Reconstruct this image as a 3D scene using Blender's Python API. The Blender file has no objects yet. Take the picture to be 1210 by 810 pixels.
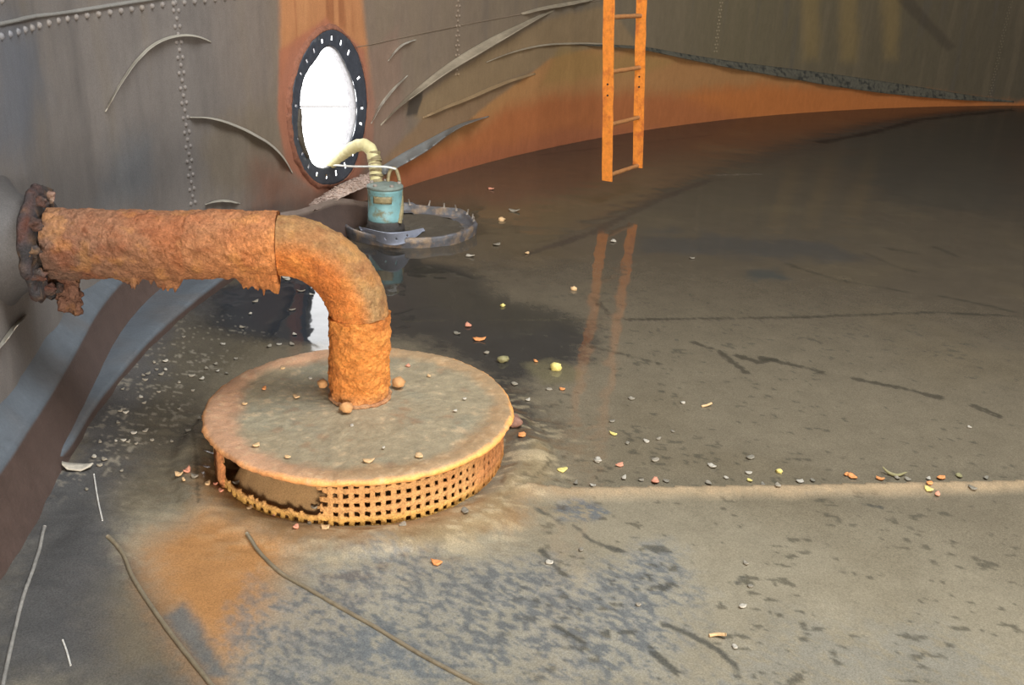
import bpy, math
import numpy as np
rng = np.random.RandomState(7)
COL = bpy.context.scene.collection
PI = math.pi
# ------------------------------------------------------------------ camera model (1200x800 picture area of a 1210x810 frame)
f = 1116.0; PX, PY = 600.0, 400.0
PITCH = math.radians(21.7); ROLL = math.radians(2.25); H = 1.5
F = np.array([0, math.cos(PITCH), -math.sin(PITCH)])
R0 = np.array([1., 0, 0]); U0 = np.array([0, math.sin(PITCH), math.cos(PITCH)])
R = math.cos(ROLL)*R0 + math.sin(ROLL)*U0
U = -math.sin(ROLL)*R0 + math.cos(ROLL)*U0
C = np.array([0, 0, H])
def ray(x, y): return F + R*(x-PX)/f - U*(y-PY)/f
def onz(x, y, z=0.0):
    d = ray(x, y); return C + d*((z-H)/d[2])
def at(x, y, depth): return C + ray(x, y)*depth
def proj(P):
    d = np.asarray(P, float)-C; w = d@F
    return PX+f*(d@R)/w, PY-f*(d@U)/w
def depth_of(P): return (np.asarray(P)-C)@F
# ------------------------------------------------------------------ tank shell: plan is a circle about TC
TC = np.array([9.94, 1.27])
TH = np.radians([-30, -5, 0, 5, 6.5, 7.5, 9, 10.2, 12, 15, 20, 100]); RW = [10.8, 11.12, 11.26, 11.41, 11.49, 11.56, 11.67, 11.77, 11.87, 11.93, 11.95, 11.95]
def rwall(th): return np.interp(th, TH, RW)
def wpt(th, z, off=0.0):
    r = rwall(th)-off
    return np.stack([TC[0]-r*np.cos(th), TC[1]+r*np.sin(th), np.broadcast_to(z, np.shape(th))+0.0*th], -1)
def wall_hit(x, y, off=0.0):
    d = ray(x, y); Rw = 11.95
    for _ in range(8):
        o = C[:2]-TC; rr = Rw-off
        a = d[:2]@d[:2]; b = 2*o@d[:2]; c = o@o-rr*rr
        P = C+d*((-b+math.sqrt(b*b-4*a*c))/2/a)
        th = math.atan2(P[1]-TC[1], TC[0]-P[0]); Rw = float(rwall(th))
    return th, P[2], P
# ------------------------------------------------------------------ noise
def _h(i, j, k, s):
    n = (i*374761393 + j*668265263 + k*2147483647 + s*974711) & 0xffffffff
    n = ((n ^ (n >> 13))*1274126177) & 0xffffffff
    n = ((n ^ (n >> 15))*2246822519) & 0xffffffff
    return ((n ^ (n >> 16)) & 0xffffff)/float(0xffffff)
def vnoise(p, s=0):
    p = np.asarray(p, float); i = np.floor(p).astype(np.int64); u = p-i; u = u*u*(3-2*u)
    i = i & 0xffff
    out = 0
    for dx in (0, 1):
        for dy in (0, 1):
            for dz in (0, 1):
                w = (u[..., 0] if dx else 1-u[..., 0])*(u[..., 1] if dy else 1-u[..., 1])*(u[..., 2] if dz else 1-u[..., 2])
                out = out+w*_h(i[..., 0]+dx, i[..., 1]+dy, i[..., 2]+dz, s)
    return out*2-1
def fbm(p, octv=4, s=0):
    p = np.asarray(p, float); a = 0; g = 1.; t = 0
    for o in range(octv):
        a = a+g*vnoise(p*2**o+o*17.3, s+o); t += g; g *= .5
    return a/t
def lin(*c):
    c = np.array(c, float)/255; return np.where(c <= .04045, c/12.92, ((c+.055)/1.055)**2.4)
def smooth(e0, e1, x):
    t = np.clip((x-e0)/(e1-e0), 0, 1); return t*t*(3-2*t)
# ------------------------------------------------------------------ mesh helpers
def obj(name, verts, faces, mat, parent=None, cols=None, shade=True, solid=None, bevel=None):
    me = bpy.data.meshes.new(name)
    v = np.asarray(verts, float).reshape(-1, 3)
    if isinstance(faces, np.ndarray):
        nf, k = faces.shape
        me.vertices.add(len(v)); me.vertices.foreach_set('co', v.ravel())
        me.loops.add(nf*k); me.loops.foreach_set('vertex_index', faces.ravel().astype(np.int32))
        me.polygons.add(nf); me.polygons.foreach_set('loop_start', np.arange(0, nf*k, k, dtype=np.int32))
        me.update(calc_edges=True)
    else:
        me.from_pydata([tuple(p) for p in v], [], [tuple(int(q) for q in fc) for fc in faces])
    if cols is not None:
        a = me.attributes.new('stain', 'FLOAT_COLOR', 'POINT')
        cc = np.ones((len(v), 4), np.float32); cols = np.asarray(cols)
        cc[:, :cols.shape[1]] = cols
        a.data.foreach_set('color', cc.ravel())
    me.materials.append(mat)
    me.validate()
    if shade: me.polygons.foreach_set('use_smooth', np.ones(len(me.polygons), bool))
    o = bpy.data.objects.new(name, me); COL.objects.link(o)
    if parent: o.parent = parent; o.matrix_parent_inverse = parent.matrix_world.inverted() if False else o.matrix_parent_inverse
    if solid:
        m = o.modifiers.new('solid', 'SOLIDIFY'); m.thickness = solid; m.offset = 0
    if bevel:
        m = o.modifiers.new('bevel', 'BEVEL'); m.width = bevel; m.segments = 2; m.limit_method = 'ANGLE'
    return o
def grid_faces(n, m, wrap_m=False, wrap_n=False):
    i = np.arange(n if wrap_n else n-1); j = np.arange(m if wrap_m else m-1)
    I, J = np.meshgrid(i, j, indexing='ij'); I2 = (I+1) % n; J2 = (J+1) % m
    return np.stack([I*m+J, I2*m+J, I2*m+J2, I*m+J2], -1).reshape(-1, 4)
def tag(o, label=None, cat=None, group=None, kind=None):
    if label: o['label'] = label
    if cat: o['category'] = cat
    if group: o['group'] = group
    if kind: o['kind'] = kind
    return o
def thing(name, loc, label, cat, group=None):
    o = bpy.data.objects.new(name, None); COL.objects.link(o); o.empty_display_size = .05
    o.location = tuple(loc); return tag(o, label, cat, group)
def child(name, verts, faces, mat, t, **k):
    v = np.asarray(verts, float).reshape(-1, 3)-np.array(t.location)
    return obj(name, v, faces, mat, t, **k)
def single(name, verts, faces, mat, **k):
    v = np.asarray(verts, float).reshape(-1, 3); c = v.mean(0); c[2] = v[:, 2].min()
    o = obj(name, v-c, faces, mat, **k); o.location = tuple(c); return o
def frames(path):
    p = np.asarray(path, float); t = np.gradient(p, axis=0); t /= np.linalg.norm(t, axis=1)[:, None]
    up = np.array([0, 0, 1.]) if abs(t[0, 2]) < .9 else np.array([1., 0, 0])
    n = np.cross(up, t[0]); n /= np.linalg.norm(n); N = []; B = []
    for k in range(len(p)):
        n = n-t[k]*(n@t[k]); n /= np.linalg.norm(n); N.append(n.copy()); B.append(np.cross(t[k], n))
    return p, t, np.array(N), np.array(B)
def tube(path, rad, seg=24, disp=None, caps=True):
    p, t, N, B = frames(path); n = len(p); rad = np.broadcast_to(rad, n)
    a = np.linspace(0, 2*PI, seg, endpoint=False)
    d = np.cos(a)[None, :, None]*N[:, None, :]+np.sin(a)[None, :, None]*B[:, None, :]
    v = p[:, None, :]+d*rad[:, None, None]
    if disp is not None: v = v+d*disp(v, d)[..., None]
    f_ = grid_faces(n, seg, wrap_m=True)
    v = v.reshape(-1, 3)
    if caps:
        fl = [list(q) for q in f_]; fl.append(list(range(seg-1, -1, -1))); fl.append(list(range((n-1)*seg, n*seg)))
        return v, fl
    return v, f_
def resample(pts, n):
    p = np.asarray(pts, float); d = np.r_[0, np.cumsum(np.linalg.norm(np.diff(p, axis=0), axis=1))]
    # Catmull-like smoothing through dense linear sampling then moving average
    t = np.linspace(0, d[-1], n); q = np.stack([np.interp(t, d, p[:, k]) for k in range(p.shape[1])], -1)
    w = max(1, n//(2*len(p)))
    if w > 1:
        e = np.pad(q, ((w, w), (0, 0)), mode='reflect', reflect_type='odd'); ker = np.ones(2*w+1)/(2*w+1)
        q = np.stack([np.convolve(e[:, k], ker, 'valid') for k in range(q.shape[1])], -1)
    return q
def box_verts(c, ax, ay, az):
    c = np.asarray(c); v = [c+sx*ax+sy*ay+sz*az for sx in (-1, 1) for sy in (-1, 1) for sz in (-1, 1)]
    fc = [(0, 1, 3, 2), (4, 6, 7, 5), (0, 4, 5, 1), (2, 3, 7, 6), (0, 2, 6, 4), (1, 5, 7, 3)]
    return np.array(v), fc
def lathe(c, prof, seg=48, cap=True):
    a = np.linspace(0, 2*PI, seg, endpoint=False); v = []
    for r, z in prof: v.append(np.stack([c[0]+r*np.cos(a), c[1]+r*np.sin(a), np.full(seg, c[2]+z)], -1))
    v = np.array(v).reshape(-1, 3); fl = [list(q) for q in grid_faces(len(prof), seg, wrap_m=True)[:, ::-1]]
    if cap: fl.append(list(range(seg-1, -1, -1))); fl.append(list(range((len(prof)-1)*seg, len(prof)*seg)))
    return v, fl
def join(parts):
    V = []; Fc = []; n = 0
    for v, fc in parts:
        v = np.asarray(v).reshape(-1, 3); V.append(v); Fc += [[int(i)+n for i in q] for q in fc]; n += len(v)
    return np.concatenate(V), Fc
_ic = None
def blob(c, s, seed, lump=.25, sub=2):
    """irregular lump: subdivided icosahedron pushed in and out"""
    import bmesh
    global _ic
    if _ic is None:
        _ic = {}
    if sub not in _ic:
        bm = bmesh.new(); bmesh.ops.create_icosphere(bm, subdivisions=sub, radius=1)
        bm.verts.ensure_lookup_table()
        _ic[sub] = (np.array([v.co[:] for v in bm.verts]), [[v.index for v in fc.verts] for fc in bm.faces]); bm.free()
    v, fc = _ic[sub]
    k = 1+lump*fbm(v*1.7+seed*3.1, 3, seed)*1.6
    return np.asarray(c)+v*k[:, None]*np.asarray(s), fc
def flake(c, sx, sy, sz, rot, seed, bend=.3):
    """curled chip: an uneven outline with thickness, bent about its long axis"""
    n = 9; a = np.linspace(0, 2*PI, n, endpoint=False); r = 1+.35*np.array([vnoise(np.array([k*1.7, seed*2.3, 0]), seed) for k in range(n)])
    ring = np.stack([r*np.cos(a)*sx, r*np.sin(a)*sy], -1); v = []
    for lvl, zz in ((0, 0), (1, sz)):
        for sc in (1., .5):
            for q in ring*sc: v.append((q[0], q[1], zz+bend*abs(q[0])**2/max(sx, 1e-6)+.15*bend*q[1]))
        v.append((0, 0, zz))
    v = np.array(v); m = 2*n+1; fc = []
    for lvl in (0, 1):
        o = lvl*m
        for k in range(n):
            k2 = (k+1) % n; q = [o+k, o+k2, o+n+k2, o+n+k]; t = [o+n+k, o+n+k2, o+2*n]
            fc += [q, t] if lvl else [q[::-1], t[::-1]]
    for k in range(n):
        k2 = (k+1) % n; fc.append([k, k2, m+k2, m+k][::1])
    ca, sa = math.cos(rot), math.sin(rot)
    w = np.stack([v[:, 0]*ca-v[:, 1]*sa, v[:, 0]*sa+v[:, 1]*ca, v[:, 2]-v[:, 2].min()], -1)
    return np.asarray(c)+w, fc
def sd_poly(P, poly):
    """signed distance (positive inside) of points P (N,2) to polygon"""
    poly = np.asarray(poly, float); n = len(poly); d = np.full(len(P), 1e9); ins = np.zeros(len(P), bool)
    for k in range(n):
        a = poly[k]; b = poly[(k+1) % n]; e = b-a; w = P-a
        t = np.clip((w@e)/(e@e+1e-12), 0, 1); q = w-t[:, None]*e; d = np.minimum(d, (q*q).sum(1))
        c1 = (a[1] <= P[:, 1]) & (b[1] > P[:, 1]); c2 = (a[1] > P[:, 1]) & (b[1] <= P[:, 1])
        cr = e[0]*w[:, 1]-e[1]*w[:, 0]
        ins ^= (c1 & (cr > 0)) | (c2 & (cr < 0))
    d = np.sqrt(d); return np.where(ins, d, -d)
def d_line(P, line):
    line = np.asarray(line, float); d = np.full(len(P), 1e9)
    for a, b in zip(line[:-1], line[1:]):
        e = b-a; w = P-a; t = np.clip((w@e)/(e@e+1e-12), 0, 1); q = w-t[:, None]*e; d = np.minimum(d, (q*q).sum(1))
    return np.sqrt(d)
# ------------------------------------------------------------------ materials
def material(name, col=None, rough=.7, metal=0., var=.25, scale=30., bump=.3, bscale=80., bdist=.01, coat=0., coat_rough=.05, spec=.5, second=None, sscale=8., samt=(.45, .6), ior=1.5, stretch=None, rough_attr=False, var2=0., v2scale=300.):
    m = bpy.data.materials.new(name); m.use_nodes = True; nt = m.node_tree; nd = nt.nodes; L = nt.links
    b = nd['Principled BSDF']
    tc = nd.new('ShaderNodeTexCoord'); vec = tc.outputs['Object']
    if stretch:
        mp = nd.new('ShaderNodeMapping'); mp.inputs['Scale'].default_value = stretch; L.new(vec, mp.inputs['Vector']); svec = mp.outputs['Vector']
    else: svec = vec
    if col is None:
        at_ = nd.new('ShaderNodeAttribute'); at_.attribute_name = 'stain'; c = at_.outputs['Color']
    else:
        rg = nd.new('ShaderNodeRGB'); rg.outputs[0].default_value = (*col, 1); c = rg.outputs[0]
    if second is not None:
        n2 = nd.new('ShaderNodeTexNoise'); n2.inputs['Scale'].default_value = sscale; n2.inputs['Detail'].default_value = 8; n2.inputs['Roughness'].default_value = .65
        L.new(svec, n2.inputs['Vector'])
        mr = nd.new('ShaderNodeMapRange'); mr.inputs['From Min'].default_value = samt[0]; mr.inputs['From Max'].default_value = samt[1]; L.new(n2.outputs['Fac'], mr.inputs['Value'])
        mx = nd.new('ShaderNodeMix'); mx.data_type = 'RGBA'; L.new(mr.outputs['Result'], mx.inputs['Factor']); L.new(c, mx.inputs['A']); mx.inputs['B'].default_value = (*second, 1); c = mx.outputs['Result']
    def vary(c, amount, sc, v):
        n1 = nd.new('ShaderNodeTexNoise'); n1.inputs['Scale'].default_value = sc; n1.inputs['Detail'].default_value = 6; n1.inputs['Roughness'].default_value = .7
        L.new(v, n1.inputs['Vector'])
        mr1 = nd.new('ShaderNodeMapRange'); mr1.inputs['From Min'].default_value = .28; mr1.inputs['From Max'].default_value = .72
        mr1.inputs['To Min'].default_value = 1-amount; mr1.inputs['To Max'].default_value = 1+amount; L.new(n1.outputs['Fac'], mr1.inputs['Value'])
        vm = nd.new('ShaderNodeVectorMath'); vm.operation = 'SCALE'; L.new(c, vm.inputs[0]); L.new(mr1.outputs['Result'], vm.inputs['Scale'])
        return vm.outputs['Vector']
    c = vary(c, var, scale, svec)
    if var2: c = vary(c, var2, v2scale, vec)
    L.new(c, b.inputs['Base Color'])
    b.inputs['Roughness'].default_value = rough; b.inputs['Metallic'].default_value = metal
    b.inputs['Specular IOR Level'].default_value = spec; b.inputs['IOR'].default_value = ior
    b.inputs['Coat Weight'].default_value = coat; b.inputs['Coat Roughness'].default_value = coat_rough
    if rough_attr:
        at2 = nd.new('ShaderNodeAttribute'); at2.attribute_name = 'stain'
        b.inputs['Coat IOR'].default_value = 1.33; b.inputs['Specular IOR Level'].default_value = 0.0
        L.new(at2.outputs['Alpha'], b.inputs['Coat Weight'])
        mrr = nd.new('ShaderNodeMapRange'); mrr.inputs['To Min'].default_value = .3; mrr.inputs['To Max'].default_value = coat_rough; L.new(at2.outputs['Alpha'], mrr.inputs['Value']); L.new(mrr.outputs['Result'], b.inputs['Coat Roughness'])
    if bump:
        n3 = nd.new('ShaderNodeTexNoise'); n3.inputs['Scale'].default_value = bscale; n3.inputs['Detail'].default_value = 8; n3.inputs['Roughness'].default_value = .65
        L.new(vec, n3.inputs['Vector'])
        bp = nd.new('ShaderNodeBump'); bp.inputs['Strength'].default_value = bump; bp.inputs['Distance'].default_value = bdist; L.new(n3.outputs['Fac'], bp.inputs['Height'])
        L.new(bp.outputs['Normal'], b.inputs['Normal'])
    return m
M = {}
M['wall'] = material('tank_wall_coating', None, .62, var=.10, scale=9, bump=.25, bscale=60, bdist=.006, spec=.35, stretch=(3, 3, 1), var2=.3, v2scale=230)
M['floor'] = material('sludge', None, .8, var=.12, scale=7, bump=.22, bscale=45, bdist=.004, coat=1, coat_rough=.045, rough_attr=True, var2=.36, v2scale=240)
M['rust'] = material('pipe_rust', None, .85, var=.22, scale=40, bump=1., bscale=110, bdist=.02, spec=.2, var2=.32, v2scale=150)
M['plate'] = material('silted_plate', None, .55, var=.12, scale=14, bump=.5, bscale=90, bdist=.006, spec=.4, var2=.28, v2scale=190)
M['ladder'] = material('ladder_rust', lin(235, 140, 52)*.80, .75, var=.22, scale=40, bump=.5, bscale=120, bdist=.004, spec=.3, second=lin(190, 100, 45)*.8, sscale=14, samt=(.5, .68))
M['hole'] = material('drilled_hole_shadowed_steel', lin(40, 28, 20), .9, bump=0)
M['rung'] = material('rung_rust', lin(165, 110, 60)*.8, .8, var=.25, scale=50, bump=.5, bscale=120, bdist=.004)
M['curl'] = material('peeled_lining', lin(140, 127, 108), .55, var=.2, scale=20, bump=.2, bscale=60, bdist=.004)
M['arc'] = material('peeled_lining_edge', lin(164, 156, 142), .5, var=.15, scale=20, bump=.2, bscale=60, bdist=.004)
M['lip'] = material('lining_edge', lin(88, 84, 72)*.9, .7, var=.3, scale=30, bump=.7, bscale=40, bdist=.012, second=lin(40, 40, 36), sscale=16, samt=(.5, .62))
M['bluecurl'] = material('wet_lining', lin(112, 112, 110), .4, var=.12, scale=20, bump=.2, bscale=50, bdist=.004)
M['ledge'] = material('ledge_lining', None, .5, var=.16, scale=16, bump=.3, bscale=60, bdist=.006, spec=.5, var2=.15, v2scale=120)
M['ring'] = material('manhole_ring_steel', lin(64, 68, 76), .5, metal=.2, var=.3, scale=25, bump=.4, bscale=80, bdist=.005, second=lin(110, 112, 112), sscale=22, samt=(.6, .72))
M['neck'] = material('manhole_neck_steel', lin(120, 118, 120), .5, var=.3, scale=25, bump=.3)
M['rim'] = material('manhole_rust_rim', lin(126, 80, 60), .85, var=.35, scale=40, bump=.8, bscale=60, bdist=.01)
M['teal'] = material('pump_paint', lin(116, 156, 158), .5, var=.16, scale=22, bump=.3, bscale=60, bdist=.003, second=lin(112, 112, 88), sscale=16, samt=(.5, .64))
M['pumpbase'] = material('pump_base', lin(62, 56, 52), .7, var=.3, scale=40, bump=.4)
M['pumptop'] = material('pump_top', lin(112, 122, 114), .6, var=.3, scale=40, bump=.4)
M['brass'] = material('muddy_fitting', lin(134, 120, 86), .6, var=.3, scale=45, bump=.7, bscale=60, bdist=.006, second=lin(84, 74, 50), sscale=24, samt=(.52, .66))
M['hose'] = material('hose_canvas', lin(196, 186, 138), .65, var=.14, scale=40, bump=.3, bscale=120, bdist=.003)
M['rope'] = material('pale_cable', lin(205, 205, 200), .6, var=.1, bump=.2)
M['cover'] = material('cover_steel', lin(80, 79, 82), .45, var=.4, scale=25, bump=.5, bscale=50, bdist=.006, second=lin(128, 108, 88), sscale=14, samt=(.46, .6))
M['covermud'] = material('cover_mud', lin(72, 64, 52), .6, var=.3, scale=25, bump=.6, bscale=50, bdist=.008)
M['gasket'] = material('cover_gasket', lin(140, 144, 158), .35, var=.15, scale=20, bump=.2)
M['stud'] = material('stud_steel', lin(134, 124, 114), .6, var=.3, bump=.3)
M['cable'] = material('mud_coated_cable', lin(116, 104, 84), .6, var=.3, scale=40, bump=.5, bscale=60, bdist=.004)
M['wire'] = material('pale_wire', lin(190, 186, 178), .5, var=.15, bump=.2)
M['lump'] = material('rust_lump_stone', lin(190, 140, 90), .8, var=.25, scale=60, bump=.6)
M['rail'] = material('rail_grey', lin(90, 90, 92), .6, var=.1, bump=.2)
M['roof'] = material('roof_plate', lin(96, 90, 84), .8, var=.2, scale=3, bump=.3)
DEB = {k: material('debris_'+k, lin(*c), .7, var=.25, scale=120, bump=.4, bscale=150, bdist=.003) for k, c in dict(
    pale=(138, 128, 112), white=(172, 163, 148), grey=(122, 114, 100), yellow=(214, 196, 116), orange=(214, 140, 82), pink=(208, 140, 112), tan=(200, 164, 120), olive=(130, 122, 84), brown=(128, 92, 76)).items()}
# ------------------------------------------------------------------ FLOOR
def W2(poly): return np.array([onz(x, y)[:2] for x, y in poly])
CAPC = np.array([-.463, 2.735])
ys = [1.05]
while ys[-1] < 13.3: ys.append(ys[-1]+.008*(1 if ys[-1] < 2.6 else (ys[-1]/2.6)**1.35))
ys = np.array(ys); xs = np.concatenate([np.arange(-2.1, 2.2, .0085), np.arange(2.2, 8.0, .025)])
YY, XX = np.meshgrid(ys, xs, indexing='ij'); P2 = np.stack([XX.ravel(), YY.ravel()], -1); P3 = np.c_[P2, np.zeros(len(P2))]
n1 = fbm(P3*np.array([2.2, 2.2, 1]), 5, 1); n2 = fbm(P3*9, 4, 2); n3 = fbm(P3*np.array([16, 40, 1]), 3, 3); n4 = fbm(P3*70, 3, 9)
col = np.tile(lin(112, 102, 85), (len(P2), 1)); wet = np.full(len(P2), .92); zz = .0012*n2
def mixc(mask, c): global col; col = col*(1-mask[:, None])+mask[:, None]*np.asarray(c)
def region(poly, c, soft=.05, wob=.06, amt=1., w=None, tex=None):
    global wet
    q = W2(poly); lo = q.min(0)-.5; hi = q.max(0)+.5
    s = np.all((P2 > lo) & (P2 < hi), 1); m = np.zeros(len(P2))
    d = sd_poly(P2[s], q)+wob*(n1[s]+.7*n2[s]+.45*n4[s]); m[s] = smooth(-soft, soft, d)*amt
    if tex is not None: m = m*tex
    mixc(m, c)
    if w is not None: wet = wet*(1-m)+w*m
    return m
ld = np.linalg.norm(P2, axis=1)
# light falloff painted in: far mud darker and browner, near mud paler and greyer
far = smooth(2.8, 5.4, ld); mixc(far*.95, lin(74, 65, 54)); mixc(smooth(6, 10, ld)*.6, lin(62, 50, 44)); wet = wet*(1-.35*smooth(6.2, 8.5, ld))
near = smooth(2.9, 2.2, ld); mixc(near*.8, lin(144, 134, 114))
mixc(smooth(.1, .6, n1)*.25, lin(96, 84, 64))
# left side darker slate silt by the ledges
region([(300, 320), (150, 400), (80, 520), (40, 650), (0, 800), (175, 800), (130, 720), (150, 660), (125, 600), (190, 560), (240, 520), (240, 430), (300, 400), (400, 390)], lin(78, 76, 76), .08, .10, .85, .75)
region([(60, 560), (20, 700), (0, 800), (95, 800), (105, 700), (110, 600), (90, 560)], lin(62, 66, 72), .05, .07, .8)
region([(100, 560), (150, 600), (140, 650), (200, 720), (270, 830), (-80, 830), (-60, 640), (60, 560)], lin(80, 78, 76), .06, .06, .85, .7)
region([(130, 690), (160, 680), (190, 720), (240, 797), (200, 800), (120, 800)], lin(112, 100, 80), .08, .08, .65)
region([(230, 380), (330, 400), (260, 440), (240, 520), (215, 600), (140, 610), (150, 520), (190, 440)], lin(84, 76, 62), .08, .1, .8)
# clear dark pool in front of the manhole
region([(258, 345), (300, 325), (400, 296), (470, 292), (545, 320), (600, 352), (700, 378), (700, 424), (645, 436), (622, 470), (645, 500), (618, 520), (580, 500), (560, 430), (470, 400), (390, 405), (300, 402), (240, 385)], lin(50, 48, 46), .10, .11, .95, 1.)
region([(262, 350), (320, 325), (385, 330), (385, 405), (330, 404), (270, 384)], lin(44, 48, 54), .08, .08, .8)
region([(470, 300), (560, 330), (640, 360), (700, 385), (620, 390), (520, 370)], lin(58, 54, 46), .1, .1, .7)
region([(620, 430), (650, 425), (690, 440), (680, 452), (640, 455)], lin(100, 92, 70), .03, .04, .8)
region([(560, 250), (640, 230), (690, 260), (640, 310), (580, 300)], lin(84, 72, 54), .2, .2, .6)
# dark streaks beyond the ladder
region([(760, 283), (830, 275), (980, 285), (1000, 300), (900, 306), (800, 302), (740, 300)], lin(62, 60, 58), .10, .22, .75)
region([(880, 320), (920, 318), (930, 330), (890, 332)], lin(58, 60, 58), .04, .08, .8)
region([(990, 160), (1090, 148), (1200, 135), (1200, 260), (1120, 250), (1000, 215)], lin(62, 58, 52), .3, .4, .7)  # far right floor darkened for its dark reflection and dimmer light
# orange silt beside the strainer
region([(165, 650), (200, 625), (250, 600), (300, 625), (340, 640), (335, 690), (350, 715), (320, 750), (300, 775), (262, 800), (228, 770), (205, 730), (185, 690)], lin(164, 116, 70), .10, .05, .92, .6)
region([(215, 560), (255, 545), (290, 590), (400, 618), (560, 600), (620, 590), (600, 620), (480, 650), (350, 645), (260, 615)], lin(150, 114, 76), .05, .06, .7, .5)
region([(450, 640), (560, 615), (610, 560), (640, 530), (650, 560), (605, 600), (560, 640), (470, 655)], lin(140, 122, 92), .04, .04, .7, .5)
# blue-grey scuffed mud in the foreground, broken up by brush-like streaks
rnd = rng.rand(len(P2))-.5
n5 = fbm(np.c_[P2@np.array([[.8, .6], [-.6, .8]]), np.zeros(len(P2))]*np.array([34, 84, 1]), 4, 12)
st = smooth(-.34, .2, .5*n2+.3*n1+.7*n4+.9*n5+.5*rnd); st2 = smooth(.0, .34, .3*n2+n4*.8+.9*n5+.5*rnd)
scuff = [(290, 745), (330, 690), (400, 668), (450, 655), (560, 662), (640, 668), (668, 688), (720, 672), (760, 652), (795, 650), (812, 690), (832, 705), (805, 735), (812, 800), (860, 812), (300, 812), (280, 780)]
region(scuff, lin(142, 136, 122), .09, .05, .8, .7)
region(scuff, lin(120, 118, 114), .09, .07, .8, .6, st)
region(scuff, lin(96, 97, 96), .09, .07, .8, .5, st2)
region([(655, 595), (690, 592), (722, 605), (700, 614), (665, 612)], lin(95, 98, 100), .02, .03, .9, .5, st)
region([(860, 760), (960, 740), (1100, 760), (1200, 790), (1200, 812), (860, 812)], lin(126, 122, 112), .12, .12, .6, .6, st)
region([(195, 730), (215, 715), (240, 745), (268, 797), (248, 797), (215, 760)], lin(96, 98, 96), .02, .025, .9)
region([(410, 727), (470, 745), (500, 790), (545, 800), (470, 800), (420, 760)], lin(104, 108, 110), .05, .05, .5, .6, st)
# lone dark specks and scratches
n6 = fbm(P3*np.array([30, 46, 1]), 3, 77); sp = smooth(.46, .60, n6+.45*n2+.35*n4)*smooth(5.5, 4, ld)*smooth(-.2, .3, P2[:, 0]); mixc(sp*.65, lin(72, 68, 58))
def scratch(px, w, c, amt=.8, brk=.3, h=0.):
    global zz, wet
    q = W2(px); lo = q.min(0)-.3; hi = q.max(0)+.3; s = np.all((P2 > lo) & (P2 < hi), 1)
    m = np.zeros(len(P2)); d = d_line(P2[s], q)+.6*w*n2[s]+.9*w*n4[s]
    m[s] = smooth(w*1.3, w*.5, d)*amt*(1-brk*smooth(-.1, .3, n1[s]+n2[s]+.8*n4[s])); mixc(m, c); zz = zz+h*m
    wet = wet*(1-.4*m)
DK = lin(56, 52, 44)
scratch([(740, 378), (950, 375), (1105, 369), (1200, 374)], .014, DK, .8)
scratch([(480, 380), (620, 378), (740, 378)], .012, lin(70, 64, 52), .4, .7)
scratch([(620, 302), (700, 275), (780, 235), (840, 212)], .035, lin(62, 54, 48), .75, .2)
scratch([(840, 207), (905, 206)], .02, lin(110, 100, 90), .5)
scratch([(970, 168), (1030, 157), (1085, 142), (1195, 130)], .06, lin(38, 34, 32), .85, .1)
scratch([(640, 183), (840, 160)], .03, lin(60, 44, 42), .4, .4)
for ln in ([(930, 312), (985, 330), (1070, 345)], [(1025, 300), (1060, 316), (1078, 320)], [(1045, 293), (1085, 300)], [(1105, 292), (1130, 303)], [(1110, 350), (1150, 358), (1195, 368)], [(900, 423), (940, 432), (970, 440)],
           [(1010, 448), (1060, 458), (1110, 470)], [(720, 372), (700, 352)], [(850, 415), (880, 440)], [(820, 405), (840, 412)], [(780, 430), (700, 410)], [(870, 420), (895, 428), (915, 425)], [(1150, 480), (1180, 492)]):
    scratch(ln, .016, DK, .75, .5)
for ln in ([(635, 605), (652, 612), (664, 620)], [(678, 622), (700, 640), (735, 652)], [(785, 738), (820, 752), (850, 770), (868, 785), (872, 800)], [(1020, 596), (1040, 600)], [(655, 740), (690, 760)], [(770, 770), (800, 795)], [(872, 690), (880, 682)], [(640, 650), (660, 675), (672, 682)]):
    scratch(ln, .009, lin(74, 72, 66), .85, .2)
for ln in ([(235, 600), (232, 545), (228, 510), (245, 480)], [(628, 575), (648, 552), (652, 530), (640, 505)]):
    scratch(ln, .005, lin(64, 56, 44), .6, .5, -.003)
# lap seam of the floor plates: a low step with pale silt on its near side
q = W2([(613, 582), (700, 580), (900, 578), (1200, 572), (1330, 566)]); d = d_line(P2, q); sgn = P2[:, 1] < np.interp(P2[:, 0], q[:, 0], q[:, 1])
inx = smooth(q[0, 0]-.03, q[0, 0]+.05, P2[:, 0])
step = inx*sgn*smooth(.07, .0, d+.02*n2); mixc(np.clip(step*1.4, 0, 1)*.6*(1+.5*n4), lin(164, 140, 110)); zz = zz+.016*step; wet = wet*(1-.5*step)
gap = inx*(~sgn)*smooth(.012, .003, d); mixc(gap*.85, lin(44, 40, 34)); zz = zz-.006*gap
def cap_ang(x, y, z): p = onz(x, y, z); return math.atan2(p[1]-CAPC[1], p[0]-CAPC[0]) % (2*PI)
gA, gB = cap_ang(262, 548, .08), cap_ang(386, 590, .07)
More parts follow.
